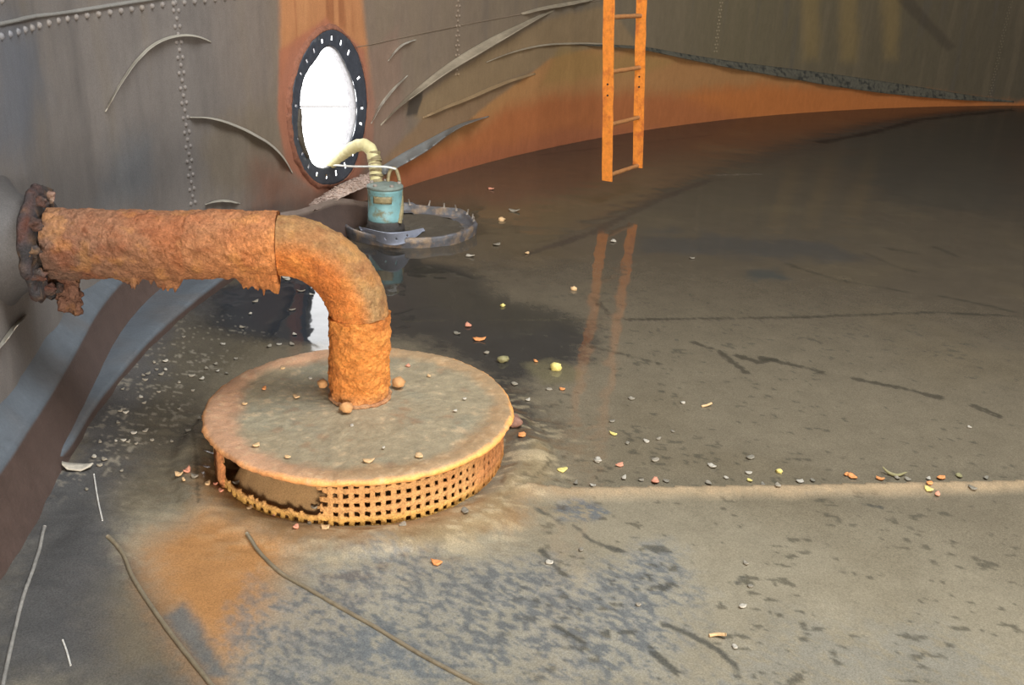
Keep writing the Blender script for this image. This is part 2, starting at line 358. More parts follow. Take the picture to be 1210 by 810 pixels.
# silt mound round the strainer foot, with ripples
rc = np.linalg.norm(P2-CAPC, axis=1); an = np.arctan2(P2[:, 1]-CAPC[1], P2[:, 0]-CAPC[0])
an2 = an % (2*PI); wide = .62+.10*np.exp(-((an+.55)/.55)**2)+.03*n1
zz = zz+.022*smooth(wide, .56, rc)*smooth(.44, .53, rc)*(1+.35*n2)+.02*smooth(.46, .40, rc)*smooth(-.3, .5, n1+.4)*0
zz = zz+.004*n3*smooth(.9, .5, rc)
rip = smooth(.85, .5, rc)*(.25+.75*smooth(-.35, .05, P2[:, 0]-CAPC[0])); mixc(np.clip(rip*smooth(.15, .45, n3+.4*n4), 0, 1)*.6, lin(178, 160, 128)); mixc(np.clip(rip*smooth(.1, .4, -n3+.4*n4), 0, 1)*.4, lin(110, 82, 54)); wet = wet*(1-.6*rip)
insd = smooth(.47, .44, rc); mixc(insd*.85, lin(158, 124, 84)); zz = zz+insd*.006*n2+.10*smooth(.456, .38, rc)*smooth(gA-.1, gA+.05, an2)*smooth(gB+.12, gB-.02, an2)
# pale crusts floating by the left ledge
crust = smooth(.34, .5, n4+.5*n2)*smooth(.35, .05, np.abs(d_line(P2, W2([(250, 400), (190, 440), (150, 500), (120, 545)]))))
mixc(np.clip(crust, 0, 1)*.55, lin(150, 140, 124))
th = np.arctan2(P2[:, 1]-TC[1], TC[0]-P2[:, 0]); rt = np.linalg.norm(P2-TC, axis=1)
# slight beach of silt against the left ledges
beach = smooth(.35, .0, rwall(th)-.22-rt)*smooth(math.radians(20), math.radians(12), th); zz = zz+.02*beach*(1+.5*n2); wet = wet*(1-.35*beach)
V = np.c_[P2, zz]; Ff = grid_faces(len(ys), len(xs))
keep = (rt[Ff] < rwall(th[Ff])+.35).all(1)
NY, NX = len(ys), len(xs)
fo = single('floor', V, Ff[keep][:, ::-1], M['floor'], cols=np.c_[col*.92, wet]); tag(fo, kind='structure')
def floor_z(x, y):
    i = min(max(np.searchsorted(ys, y), 0), NY-1); j = min(max(np.searchsorted(xs, x), 0), NX-1); return float(zz[i*NX+j])
# the rest of the tank bottom, out of the picture
a = np.linspace(0, 2*PI, 97); oc = np.stack([TC[0]+11.95*np.cos(a), TC[1]+11.95*np.sin(a)], -1)
bv = []; bf = []
def quad(x0, x1, y0, y1, n=24):
    X, Y = np.meshgrid(np.linspace(x0, x1, n), np.linspace(y0, y1, n)); o = len(bv)
    p = np.stack([X.ravel(), Y.ravel()], -1); r = np.linalg.norm(p-TC, axis=1); t_ = np.arctan2(p[:, 1]-TC[1], TC[0]-p[:, 0])
    bv.extend([(q[0], q[1], 0) for q in p])
    for fc in grid_faces(n, n):
        if (r[fc] < rwall(np.clip(t_[fc], -.5, 1.7))+.3).all(): bf.append([int(k)+o for k in fc])
quad(xs[-1], 22, -10.7, 13.4, 40); quad(-2.3, xs[-1], -10.7, ys[0], 40)
tag(obj('floor', bv, bf, M['floor'], cols=np.tile(np.r_[lin(100, 90, 72), .8], (len(bv), 1))), kind='structure')
# ------------------------------------------------------------------ MANHOLE outline on the wall
out_px = [(388, 34), (402, 39), (413, 50), (422, 68), (428, 92), (431, 118), (430, 140), (427, 160), (421, 180), (415, 200), (404, 213), (385, 218), (367, 213), (355, 197), (346, 175), (343, 150), (342, 120), (345, 95), (351, 75), (360, 58), (372, 42)]
in_px = [(385, 54), (397, 60), (405, 75), (413, 93), (418, 115), (419, 132), (417, 150), (412, 168), (404, 178), (396, 187), (388, 197), (379, 199), (370, 195), (362, 185), (357, 168), (354, 145), (352, 118), (353, 103), (358, 88), (370, 73), (376, 61)]
mth, mz, _ = wall_hit(386, 126)
def ml(px):
    t, z, _ = wall_hit(*px); return np.array([(t-mth)*11.95, z-mz])
mo = np.array([ml(p) for p in out_px]); mi = np.array([ml(p) for p in in_px])
def radfn(q):
    a = np.arctan2(q[:, 1], q[:, 0]); r = np.hypot(q[:, 0], q[:, 1]); o = np.argsort(a); a = a[o]; r = r[o]
    a = np.r_[a-2*PI, a, a+2*PI]; r = np.r_[r, r, r]
    g = np.linspace(-PI, PI, 181); rr = np.interp(g, a, r); e = np.r_[rr[-5:-1], rr, rr[1:5]]; rr = np.convolve(e, np.ones(9)/9, 'valid')
    return lambda t: np.interp((np.asarray(t)+PI) % (2*PI)-PI, g, rr)
ro, ri = radfn(mo), radfn(mi)
# ------------------------------------------------------------------ WALL
dth = .016/11.95
ths = np.arange(math.radians(-12), math.radians(84), dth)
zs = np.concatenate([np.arange(-.06, 1.72, .0165), [1.9, 2.3, 3, 4, 5, 6.0]])
TT, ZZ = np.meshgrid(ths, zs, indexing='ij'); tt = TT.ravel(); wz = ZZ.ravel()
S2 = np.stack([tt*11.95, wz], -1); S3 = np.c_[S2, np.zeros(len(S2))]
w1 = fbm(S3*np.array([1.3, 1.3, 1]), 4, 21); w2 = fbm(S3*7, 4, 22); wst = fbm(S3*np.array([9, .7, 1]), 3, 23); w4 = fbm(S3*34, 3, 24)
def WS(px): return np.array([[wall_hit(x, y)[0]*11.95, wall_hit(x, y)[1]] for x, y in px])
deg = np.degrees(tt)
lg, mg, rg_ = lin(110, 103, 98), lin(120, 104, 90), lin(100, 90, 70)
wc = np.stack([np.interp(deg, [8, 16, 22, 34, 50, 75], [lg[k], lg[k], mg[k], lin(112, 98, 82)[k], rg_[k], lin(84, 76, 62)[k]]) for k in range(3)], -1)  # right-hand end darker: the weaker light there is put into the colour
def wmix(m, c): global wc; wc = wc*(1-m[:, None])+m[:, None]*np.asarray(c)
def wreg(px, c, soft=.05, wob=.05, amt=1., tex=None):
    q = WS(px); lo = q.min(0)-.4; hi = q.max(0)+.4; s = np.all((S2 > lo) & (S2 < hi), 1); m = np.zeros(len(S2))
    m[s] = smooth(-soft, soft, sd_poly(S2[s], q)+wob*(w1[s]+.6*w2[s]+.4*w4[s]))*amt
    if tex is not None: m = m*tex
    wmix(m, c); return m
wmix(smooth(.1, .5, wst)*.22, lin(118, 104, 84)); wmix(smooth(.1, .5, -wst)*.25, lin(84, 80, 78))
wreg([(0, 40), (42, 35), (50, 100), (30, 160), (0, 170)], lin(92, 98, 108), .12, .1, .6)
wreg([(130, 160), (185, 150), (180, 240), (120, 240)], lin(96, 100, 104), .12, .12, .5)
wreg([(240, 150), (330, 120), (345, 220), (240, 235)], lin(118, 104, 86), .12, .12, .6)
# rusty run-off round and above the manhole
wreg([(328, -60), (424, -60), (434, 60), (440, 110), (430, 60), (385, 30), (345, 60), (332, 90)], lin(170, 116, 76), .04, .02, .95)
wreg([(330, -60), (420, -60), (420, 40), (385, 30), (340, 60)], lin(136, 84, 54), .04, .02, .75, smooth(.05, .3, fbm(S3*np.array([26, 1.0, 1]), 2, 31)))
wreg([(345, -60), (366, -60), (362, 40), (345, 50)], lin(180, 128, 86), .02, .02, .6, smooth(-.1, .3, fbm(S3*np.array([30, .8, 1]), 2, 32)))
wreg([(330, 60), (385, 20), (430, 60), (442, 120), (440, 190), (405, 225), (375, 228), (340, 200), (328, 140)], lin(156, 98, 74), .02, .02, .85)
wreg([(300, 190), (345, 195), (380, 226), (440, 205), (440, 245), (300, 245)], lin(120, 84, 68), .16, .10, .8)
wreg([(435, 60), (470, 30), (480, 150), (450, 205), (430, 205)], lin(126, 102, 88), .05, .05, .6)
# bare rusted steel where the lining has come away
wreg([(480, 128), (552, 75), (640, 25), (720, 5), (760, 58), (640, 80), (540, 125), (500, 145)], lin(128, 106, 78), .03, .02, .85)
bare = [(430, 245), (462, 205), (505, 180), (548, 148), (580, 120), (615, 95), (650, 70), (700, 57), (760, 58), (830, 74), (890, 85), (970, 100), (1092, 117), (1195, 122), (1290, 128), (1290, 150), (800, 180), (430, 265)]
wreg([(440, 205), (500, 140), (632, 84), (700, 58), (640, 95), (575, 138), (500, 182)], lin(124, 98, 72), .03, .02, .9)
wreg(bare, lin(156, 112, 70), .02, .015, .97)
wreg([(430, 245), (470, 195), (540, 165), (600, 125), (700, 108), (800, 110), (900, 104), (1000, 108), (1195, 123), (1290, 130), (1290, 150), (800, 190), (430, 265)], lin(156, 92, 54), .10, .05, .9)
wreg([(800, 112), (900, 98), (1000, 106), (1195, 122), (1290, 130), (1195, 140), (900, 150)], lin(172, 104, 54), .1, .06, .85)
wreg([(440, 238), (470, 205), (560, 180), (700, 150), (780, 150), (700, 180), (440, 260)], lin(140, 84, 58), .08, .06, .7)
wreg([(483, 118), (500, 107), (500, 116), (493, 136), (480, 138)], lin(70, 62, 54), .012, .01, .95)
wreg([(660, 58), (760, 62), (800, 72), (760, 90), (640, 100)], lin(140, 112, 66), .06, .05, .6)
for x in (1005, 1055, 960): wreg([(x-14, -20), (x+10, -20), (x+6, 70), (x-10, 70)], lin(128, 108, 70), .1, .05, .6)
wreg([(1060, 0), (1075, -5), (1130, 55), (1120, 62)], lin(70, 62, 52), .03, .02, .6)
# bulge: the loosened lining stands a little proud of the steel above its torn edge
boff = np.zeros(len(tt))
wv = wpt(tt, wz, .004*w2+.006*w1)
Fw = grid_faces(len(ths), len(zs))
ds = (tt-mth)*11.95; dz = wz-mz; rm = np.hypot(ds, dz); am = np.arctan2(dz, ds)
near_edge = np.abs(rm-(ro(am)-.022)) < .0085
inside = rm < ro(am)-.022
keep = ~(inside[Fw].any(1))
parts = [(wv, None)]
# rivets and plate laps are part of the shell
def rivet(th, z, r=.011, h=.008):
    c = wpt(np.array(th), z); n = np.array([math.cos(th), -math.sin(th), 0]); s = np.array([math.sin(th), math.cos(th), 0]); u = np.array([0, 0, 1.])
    v = []; fc = []
    prof = [(1, -.2), (.92, .45), (.6, .85)]
    for rr, hh in prof:
        for k in range(8):
            a = k*PI/4; v.append(c+n*h*hh+(s*math.cos(a)+u*math.sin(a))*r*rr)
    v.append(c+n*h)
    for l in range(2):
        for k in range(8): fc.append([l*8+k, l*8+(k+1) % 8, (l+1)*8+(k+1) % 8, (l+1)*8+k])
    for k in range(8): fc.append([16+k, 16+(k+1) % 8, 24, 24])
    return np.array(v), fc
RV = []; RF = []; RC = []; nb = len(wv)
def addpiece(v, fc, c):
    global nb
    RV.append(v); RC.append(np.tile(c, (len(v), 1))); RF.extend([[int(i)+nb for i in q] for q in fc]); nb += len(v)
def colour_at(th, z):
    i = int(np.clip(round((th-ths[0])/dth), 0, len(ths)-1)); j = int(np.clip(np.searchsorted(zs, z), 0, len(zs)-1)); return wc[i*len(zs)+j]
def vseam(px, z0, z1, pale=1.35):
    th = wall_hit(*px)[0]; k = 0; z = z0
    while z < z1:
        o = .011 if k % 2 else 0
        for s in ((-1, 1) if k % 2 == 0 else (0,)):
            t = th+s*.019/11.95
            addpiece(*rivet(t, z, .011, .008), np.minimum(colour_at(t, z)*pale, .8))
        k += 1; z += .034
sea = [((207, 0), .36, 2.2), ((541, 40), .72, 2.2), ((848, 40), .72, 2.2), ((1188, 30), .12, 2.2)]
for px, z0, z1 in sea: vseam(px, z0, z1, 1.25 if px[0] < 560 else 1.5)
def hseam(px, rpx, step=.084, pale=1.25, k=1., c=(122, 118, 112)):
    q = np.array([wall_hit(x, y)[:2] for x, y in px]); o = np.argsort(q[:, 0]); q = q[o]
    t = np.linspace(q[0, 0], q[-1, 0], 120); z = np.interp(t, q[:, 0], q[:, 1]); v = []
    for a, zq in zip(t, z):
        for o_, dz_ in ((-.002, -.008), (.009, -.006), (.010, .001), (-.002, .007)): v.append(wpt(np.array(a), zq+dz_*k, o_*k))
    addpiece(np.array(v), grid_faces(120, 4), lin(*c))
    q = np.array([wall_hit(x, y)[:2] for x, y in rpx]); o = np.argsort(q[:, 0]); q = q[o]; a = q[0, 0]
    while a < q[-1, 0]:
        zq = float(np.interp(a, q[:, 0], q[:, 1])); addpiece(*rivet(a, zq, .013, .012), np.minimum(colour_at(a, zq)*pale, .8)); a += step/11.95
hseam([(-60, 38), (0, 27.5), (90, 13), (175, -.5), (260, -13)], [(-60, 52), (0, 43), (40, 32), (72, 23.5), (110, 17.5), (144, 12.5), (175, 8), (204, 4), (240, 1), (280, -4)])
hseam([(398, 60), (438, 52.5), (525, 34), (620, 16), (700, 2), (780, -12)], [(0, 0), (-.01, 0)], 99, k=.45, c=(116, 100, 84))
allv = np.concatenate([wv]+RV); allc = np.concatenate([wc]+RC)
me_faces = [list(q) for q in Fw[keep]]+RF
wo = single('wall_back', allv, [list(dict.fromkeys(q)) for q in me_faces], M['wall'], cols=allc*.95); tag(wo, kind='structure')
# shell behind the camera and roof (never seen directly; they close the tank). An added key light stands behind the camera.
t2 = np.radians(np.arange(84, 348.1, 2)); v = []
for z in (-.06, 6.0): v += [(TC[0]-np.interp(np.degrees(t), [84, 320, 348], [11.95, 11.95, 11.04])*math.cos(t), TC[1]+np.interp(np.degrees(t), [84, 320, 348], [11.95, 11.95, 11.04])*math.sin(t), z) for t in t2]
n = len(t2); fc = [[k, k+1, n+k+1, n+k] for k in range(n-1)]
tag(obj('wall_front', v, fc, M['roof']), kind='structure')
a = np.linspace(0, 2*PI, 72, endpoint=False); v = [(TC[0]+12.1*math.cos(t), TC[1]+12.1*math.sin(t), 6.0) for t in a]
v += [(TC[0], TC[1], 7.0)]; tag(obj('ceiling', v, [[k, (k+1) % 72, 72] for k in range(72)], M['roof'], shade=False), kind='structure')
# ------------------------------------------------------------------ stepped ledges along the foot of the left wall
def ledge(name, top_px, ztop, zbot, inner_extra, t_end, ctop, cface, seed, depth=.24, rise=.035, lean=0.):
    q = np.array([onz(x, y, ztop) for x, y in top_px]); tq = np.arctan2(q[:, 1]-TC[1], TC[0]-q[:, 0]); rq = np.linalg.norm(q[:, :2]-TC, axis=1)
    o = np.argsort(tq); tq, rq = tq[o], rq[o]
    n = 300; t = np.linspace(math.radians(-8), math.radians(t_end), n)
    r = np.interp(t, tq, rq, left=None) if True else 0
    r = np.where(t < tq[0], rq[0]-(tq[0]-t)*(rq[1]-rq[0])/max(tq[1]-tq[0], 1e-3)*.5, r)
    r = r+(.30*smooth(math.radians(6.0), math.radians(4.0), t) if name == 'trim_2' else 0)
    e = np.pad(r, 12, mode='edge'); r = np.convolve(e, np.ones(25)/25, 'valid')
    fade = smooth(math.radians(t_end), math.radians(t_end-5), t)
    zt = zbot+(ztop-zbot)*fade
    rows = []; cs = []
    prof = [(depth, rise, 0), (depth*.66, rise*.6, 0), (depth*.33, rise*.2, 0), (.012, .003, 0), (.0, -.006, 0), (.0, -.02, 1), (lean*.5, -.5, 1), (lean, -1., 1)]
    for k, (dr, dzf, face) in enumerate(prof):
        nar = 1-.86*smooth(math.radians(14), math.radians(18), t)
        rr = np.minimum(r+(dr*nar if dr > .01 else dr), rwall(t)+.01); z = zt+(dzf*nar if dzf > 0 else dzf) if dzf > -.4 else zt*(1+dzf)+(-dzf)*(zbot-.03)
        p = np.stack([TC[0]-rr*np.cos(t), TC[1]+rr*np.sin(t), z], -1)
        nz = fbm(p*9, 3, seed); p[:, 2] += .006*nz*(0 if dzf <= -.4 else 1)
        rows.append(p); nn = fbm(p*np.array([5, 5, 5]), 4, seed+3)
        c0 = np.asarray(cface if face else ctop); c = np.tile(c0, (n, 1))
        if not face: c = c*(1-.4*smooth(.0, .4, nn)[:, None])+np.asarray(lin(88, 80, 74))*(.4*smooth(.0, .4, nn)[:, None])
        gm = smooth(math.radians(14), math.radians(18), t)[:, None]*(0 if face else .8); c = c*(1-gm)+lin(116, 96, 82)*gm
        cs.append(c)
    v = np.stack(rows, 1).reshape(-1, 3); c = np.stack(cs, 1).reshape(-1, 3)
    tag(single(name, v, grid_faces(n, len(prof)), M['ledge'], cols=c), kind='structure')
BLU = lin(84, 90, 96); BRN = lin(78, 63, 57)  # cool light from above painted into the tops; upright faces browner
ledge('trim_1', [(400, 236), (361, 254), (300, 262), (190, 292), (133, 340), (93, 405), (77, 440), (35, 500), (8, 550)], .2, -.02, 0, 24.5, BLU, BRN, 5, depth=.13, rise=.13, lean=-.085)
ledge('trim_2', [(400, 251), (330, 284), (247, 340), (170, 405), (143, 440), (93, 500), (83, 530), (60, 590), (35, 650)], .06, -.01, 0, 24.0, BLU*.95, BRN*.95, 8, depth=.26, rise=.0)
# ------------------------------------------------------------------ manhole
mh = thing('manhole', wpt(np.array(mth), mz-.42), 'open round manhole in the riveted wall with a dark bolt-hole ring, bright daylight outside', 'manhole')
def mpt(s, z, off): return wpt(mth+np.asarray(s)/11.95, np.asarray(z)+mz, off)
NA, NK = 24*7, 8
aa = np.linspace(-PI, PI, NA, endpoint=False); fr = np.linspace(0, 1, NK+1)
A_, F_ = np.meshgrid(aa, fr, indexing='ij'); rr = ri(A_)*(1-F_)+ro(A_)*F_+.004*fbm(np.stack([np.cos(A_)*4, np.sin(A_)*4, F_], -1), 3, 4)*(F_ < .01)
rr = rr+(F_ == 0)*.008*fbm(np.stack([np.cos(A_)*6, np.sin(A_)*6, F_], -1), 3, 41)
v = mpt(rr*np.cos(A_), rr*np.sin(A_), .016)
Fr = grid_faces(NA, NK+1, wrap_n=True); idx = np.arange(NA*NK).reshape(NA, NK); hole = np.zeros((NA, NK), bool)
for j in range(24):
    if j in (0, 9, 12, 14, 22): continue
    hole[j*7+3, 3:5] = True
keepf = ~hole.ravel()
ring = child('bolt_ring', v, Fr[keepf], M['ring'], mh, solid=.003); ring['label'] = 'dark steel ring drilled with bolt holes'
# neck running out through the wall
rows = []
for off, g in ((.008, .004), (-.012, .006), (-.03, .008), (-.05, .01)):
    r_ = ri(aa)+g; rows.append(mpt(r_*np.cos(aa), r_*np.sin(aa), off))
child('neck', np.array(rows).reshape(-1, 3), grid_faces(4, NA, wrap_m=True), M['neck'], mh, solid=.01)
# crusty rust rim
rows = []; NB = 200; ab = np.linspace(-PI, PI, NB, endpoint=False); jag = fbm(np.stack([np.cos(ab)*7, np.sin(ab)*7, 0*ab], -1), 4, 6)
for g, off in ((-.004, .006), (-.002, .018), (.004, .020), (.012, .015), (.020, .008), (.025, -.004)):
    r_ = ro(ab)+g*(1+.7*jag)+.004*jag; rows.append(mpt(r_*np.cos(ab), r_*np.sin(ab), off*(1+.4*fbm(np.stack([np.cos(ab)*11, np.sin(ab)*11, 0*ab+g*50], -1), 3, 7))))
child('rust_rim', np.array(rows).reshape(-1, 3), grid_faces(6, NB, wrap_m=True), M['rim'], mh)['label'] = 'crusty orange rim'
# mud-caked torn gasket on the lower left inside edge
g_px = [(352, 128), (352, 150), (355, 170), (361, 186)]
q = resample(np.array([ml(p) for p in g_px]), 16); rows = []
for k, (dx, off) in enumerate(((-.035, .012), (-.02, .028), (.0, .026), (.012, .012))):
    w_ = .5+.6*np.sin(np.linspace(0.15, PI, 16)); rows.append(mpt(q[:, 0]+dx*w_, q[:, 1], off+.006*fbm(np.c_[q*20, q[:, :1]*0+k], 3, 9)))
child('gasket_scrap', np.array(rows).reshape(-1, 3), grid_faces(4, 16), M['covermud'], mh, solid=.006)['label'] = 'mud-caked scrap of gasket'
# thin rail outside
pr = [mpt(.25, .0+mz*0+0, -.9), mpt(-.3, 0, -.9)]
d1, d2 = wall_hit(371, 126)[2], wall_hit(418, 126)[2]
e1 = C+(d1-C)*1.16; e2 = C+(d2-C)*1.12
post = lambda e: tube([e+np.array([0, 0, -.95]), e], .010, 10)
va = e1+(e1-e2)*1.2; vb = e2+(e2-e1)*.9
o = single('handrail', *join([tube([va, vb], .006, 10), post(va), post(vb)]), M['rail']); tag(o, 'thin grey rail outside, crossing the bright manhole opening', 'rail')
# ------------------------------------------------------------------ peeling lining: curled strips on the wall
def strip(name, upper, lower, lift, mat, label, seed, thick=.004, top_off=.004, end=.12, crown=.35, n=90):
    u = resample(upper, n); l = resample(lower, n); s = np.linspace(0, 1, n)
    env = smooth(0, end, s)*smooth(1, 1-end, s); rows = []
    K = 6
    for k in range(K):
        fk = k/(K-1); row = []
        for i in range(n):
            x, y = u[i]*(1-fk)+l[i]*fk; off = top_off+lift*env[i]*(fk**1.3)*(1+.25*math.sin(i*.37+seed))
            row.append(wall_hit(x, y, off)[2])
        rows.append(np.array(row))
    A = np.array(rows); nrm = np.stack([TC[0]-A[..., 0], TC[1]-A[..., 1], 0*A[..., 0]], -1); nrm /= np.linalg.norm(nrm, axis=-1, keepdims=True)
    B = A-nrm*thick-np.array([0, 0, thick*.5]); ringv = np.concatenate([A, B[::-1]], 0)
    v = ringv.transpose(1, 0, 2).reshape(-1, 3); fl = [list(q) for q in grid_faces(n, 2*K, wrap_m=True)]
    fl.append(list(range(2*K))); fl.append(list(range((n-1)*2*K, n*2*K))[::-1])
    o = single(name, v, fl, mat); return tag(o, label, 'peeling lining')
def curl(pts, wpx, lift, mat, label, seed, **k):
    p = resample(pts, 40); t = np.gradient(p, axis=0); nn = np.stack([-t[:, 1], t[:, 0]], -1); nn /= np.linalg.norm(nn, axis=1)[:, None]
    if nn[:, 1].mean() < 0: nn = -nn
    s = np.linspace(0, 1, 40); w = wpx*(.25+.75*np.sin(PI*np.clip(s, .02, .98)))[:, None]
    return strip('peeling_lining_curl', p-nn*w*.5, p+nn*w*.5, lift, M['arc'], label, seed, n=60, **k)
strip('peeling_lining_strip', [(450, 147), (474, 121), (496, 101), (520, 81.5), (547, 63), (581, 43.5), (618, 26.5), (640, 16), (656, 11)], [(450, 149), (475, 124), (500, 107), (525, 88.5), (554.6, 71), (592, 49), (622, 31), (642, 19), (656, 12.5)], .07, M['curl'], 'long pale torn lining strip rising from the manhole side toward the ladder top', 1)
strip('peeling_lining_strip', [(616, 15), (640, 8), (668, 3), (703, -3)], [(617, 17.5), (640, 12), (670, 7), (703, 0)], .04, M['curl'], 'short pale lining strip at the top edge just left of the ladder', 2)
strip('peeling_lining_strip', [(500, 138), (525, 125.5), (552, 115), (578, 103), (604, 93), (632, 86)], [(500, 140.5), (526, 129), (553, 119), (580, 107), (605, 96.5), (633, 88)], .03, material('brown_lining', lin(132, 108, 78), .6, var=.2, bump=.3), 'thin brown lining edge running below the long pale strip', 3)
strip('peeling_lining_strip', [(446, 200), (475, 181), (500, 168), (530, 152), (552, 143), (578, 137)], [(452, 208), (480, 193), (506, 178), (527, 161), (548, 148), (578, 138)], .10, M['bluecurl'], 'blue-grey curled lining flap just right of the pump hose', 4)
strip('peeling_lining_strip', [(575, 73), (600, 62.5), (626, 55), (650, 51), (690, 50), (722, 51.5)], [(575, 74), (600, 64), (626, 57), (650, 53), (690, 52), (722, 53)], .02, M['curl'], 'thin pale lining edge between the long pale strip and the ladder', 15)
strip('peeling_lining_strip', [(676, 51), (711, 52.5), (759, 54), (799, 62), (852, 70.5), (892, 76), (950, 83), (996, 89), (1076, 101), (1155, 114), (1198, 119.5)],
      [(676, 52.5), (711, 54.5), (759, 58), (799, 67), (852, 78), (895, 86), (940, 93.5), (975, 100.5), (1045, 110.5), (1120, 117.5), (1198, 121)], .05, M['lip'], 'long dark torn lining edge above the orange bare steel, behind the ladder', 5, n=160)
curl([(125, 132), (140.6, 102), (159, 74), (180, 53), (199, 44), (220, 40.5), (239, 43.5), (250, 50)], 3.6, .035, M['curl'], 'large pale arched curl on the grey wall, upper left', 6)
curl([(221.5, 138.5), (244, 138.5), (265, 143), (292, 154), (320, 170), (336, 186), (346, 205)], 2.6, .03, M['curl'], 'thin pale curl sloping down to the left of the manhole', 7)
curl([(439, 146), (448, 127), (464, 106), (482, 89)], 3.2, .04, M['curl'], 'small pale curl close to the right rim of the manhole', 8)
curl([(459, 72), (466, 62), (475, 53), (484, 49), (492, 47)], 2.4, .03, M['curl'], 'tiny bent curl above and right of the manhole', 9)
curl([(-8, 420), (6, 402), (18, 385), (31, 373)], 5, .03, M['curl'], 'pale curl at the left picture edge below the flange', 10)
curl([(-6, 316), (8, 319), (24, 328)], 3, .02, M['curl'], 'short faint curl at the left picture edge beside the flange', 11)
curl([(243, 241.5), (256, 237.5), (268, 237), (284, 240.5)], 2.6, .03, M['curl'], 'short curl peeping just above the horizontal rusty pipe', 12)
# gritty scale lying on the ledge under the manhole
up = resample(np.array([wall_hit(x, y, .004)[2] for x, y in ((366, 244), (384, 230), (402, 219), (420, 211), (438, 205))]), 40)
lowp = resample(np.array([onz(x, y, .2) for x, y in ((370, 249), (388, 241), (405, 233), (422, 226), (439, 219))]), 40)
g = np.array([up*(1-k/9)+lowp*(k/9)+np.array([0, 0, .022*math.sin(PI*k/9)]) for k in range(10)]); g[..., 2] += .010*fbm(g*30, 3, 5)
gb = g.copy(); gb[..., 2] -= .05; parts = [(g.reshape(-1, 3), [list(q) for q in grid_faces(10, 40)])]; r_s = np.random.RandomState(3)
for k in range(230):
    a, b = r_s.rand()*38.9, r_s.rand()*8.9; c = g[int(b), int(a)]; parts.append(blob(c+[0, 0, .002], (.005+.008*r_s.rand(), .005+.008*r_s.rand(), .004+.005*r_s.rand()), k, .6, 1))
v, fc = join(parts); tag(single('scale_heap', v, fc, material('scale_grit', lin(158, 136, 122), .8, var=.4, scale=60), shade=False), 'heap of gritty pale scale on the ledge under the manhole', 'debris', kind='stuff')
# ------------------------------------------------------------------ suction pipe with flange, elbow and strainer
STEM = np.array([-.476, 2.803]); ZA = .672; dirp = np.array([-.993, -.117, 0]); st_ = np.array([STEM[0], STEM[1], 0])
RAD = .0935; RB = .235
sp_ = thing('suction_pipe', (CAPC[0], CAPC[1], 0), 'rusty orange suction pipe bending down from the wall flange into a round perforated strainer', 'pipe')
# flange position along the axis
best = min(np.linspace(.6, 1.4, 400), key=lambda s: abs(proj(st_+dirp*s+[0, 0, ZA])[0]-53)); FL = st_+dirp*best+np.array([0, 0, ZA])
def rustcol(v, base, seed):
    a = fbm(v*9, 4, seed); b = fbm(v*26, 3, seed+1); c = np.tile(base, (len(v), 1)) if np.ndim(base) == 1 else base.copy()
    b2 = fbm(v*70, 3, seed+9); c = c*(1+.35*b2)[:, None]
    c = c*(1-.35*smooth(.0, .5, a))[:, None]+lin(168, 84, 40)*(.35*smooth(.0, .5, a))[:, None]
    k = .17*smooth(.1, .5, b); c = c*(1-k)[:, None]+lin(248, 176, 88)*k[:, None]
    k = .35*smooth(.15, .5, -b); return c*(1-k)[:, None]+lin(128, 72, 46)*k[:, None]
def rough_disp(amp, seed, hang=0.):
    def fn(v, d):
        a = fbm(v*14, 4, seed); b = fbm(v*42, 3, seed+2); low = np.clip(-d[..., 2], 0, 1)
        hg = smooth(.14, .6, fbm(v*np.array([15, 15, 6]), 4, seed+5)+.11)*smooth(.55, .95, low)
        c3 = fbm(v*95, 2, seed+7); return amp*(a+.7*b+.45*c3)+hang*hg*(.8+.8*c3+.5*b)
    return fn
# horizontal run
s = np.linspace(best-.02, RB, 240); path = np.array([st_+dirp*k+[0, 0, ZA] for k in s])
v, fc = tube(path, RAD+.011, 180, rough_disp(.009, 11, .036))
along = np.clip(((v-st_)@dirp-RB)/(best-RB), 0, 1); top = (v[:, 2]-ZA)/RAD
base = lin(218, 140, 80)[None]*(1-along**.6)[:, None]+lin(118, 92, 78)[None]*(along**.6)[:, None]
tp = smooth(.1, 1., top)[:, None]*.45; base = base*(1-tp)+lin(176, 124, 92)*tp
child('horizontal_pipe', v, fc, M['rust'], sp_, cols=rustcol(v, base, 3))
# elbow
ph = np.linspace(0, PI/2, 120); cen = st_+dirp*RB+np.array([0, 0, ZA-RB])
path = np.array([cen+(-dirp)*RB*math.sin(p)+np.array([0, 0, RB*math.cos(p)]) for p in ph])
v, fc = tube(path, RAD, 180, rough_disp(.0055, 15))
rel = v-cen; outer = smooth(RB-.01, RB+.075, np.hypot(rel@(-dirp), rel[:, 2]))
nz = fbm(v*7, 4, 33); k = np.clip(outer*1.2+.5*nz-.15, 0, 1)*.85
base = lin(226, 136, 68)[None]*(1-k)[:, None]+lin(166, 138, 96)[None]*k[:, None]
child('elbow', v, fc, M['rust'], sp_, cols=rustcol(v, base, 4)*.97)
# riser
zt = ZA-RB; z = np.linspace(zt+.012, .15, 110); path = np.array([[STEM[0], STEM[1], q] for q in z])
v, fc = tube(path, RAD+.005-.004*np.linspace(0, 1, 110), 180, rough_disp(.010, 19))
base = np.tile(lin(234, 148, 74), (len(v), 1)); lo = smooth(.215, .165, v[:, 2]); base = base*(1-lo[:, None]*.6)+lin(206, 148, 100)*lo[:, None]*.6
child('riser_pipe', v, fc, M['rust'], sp_, cols=rustcol(v, base, 5))
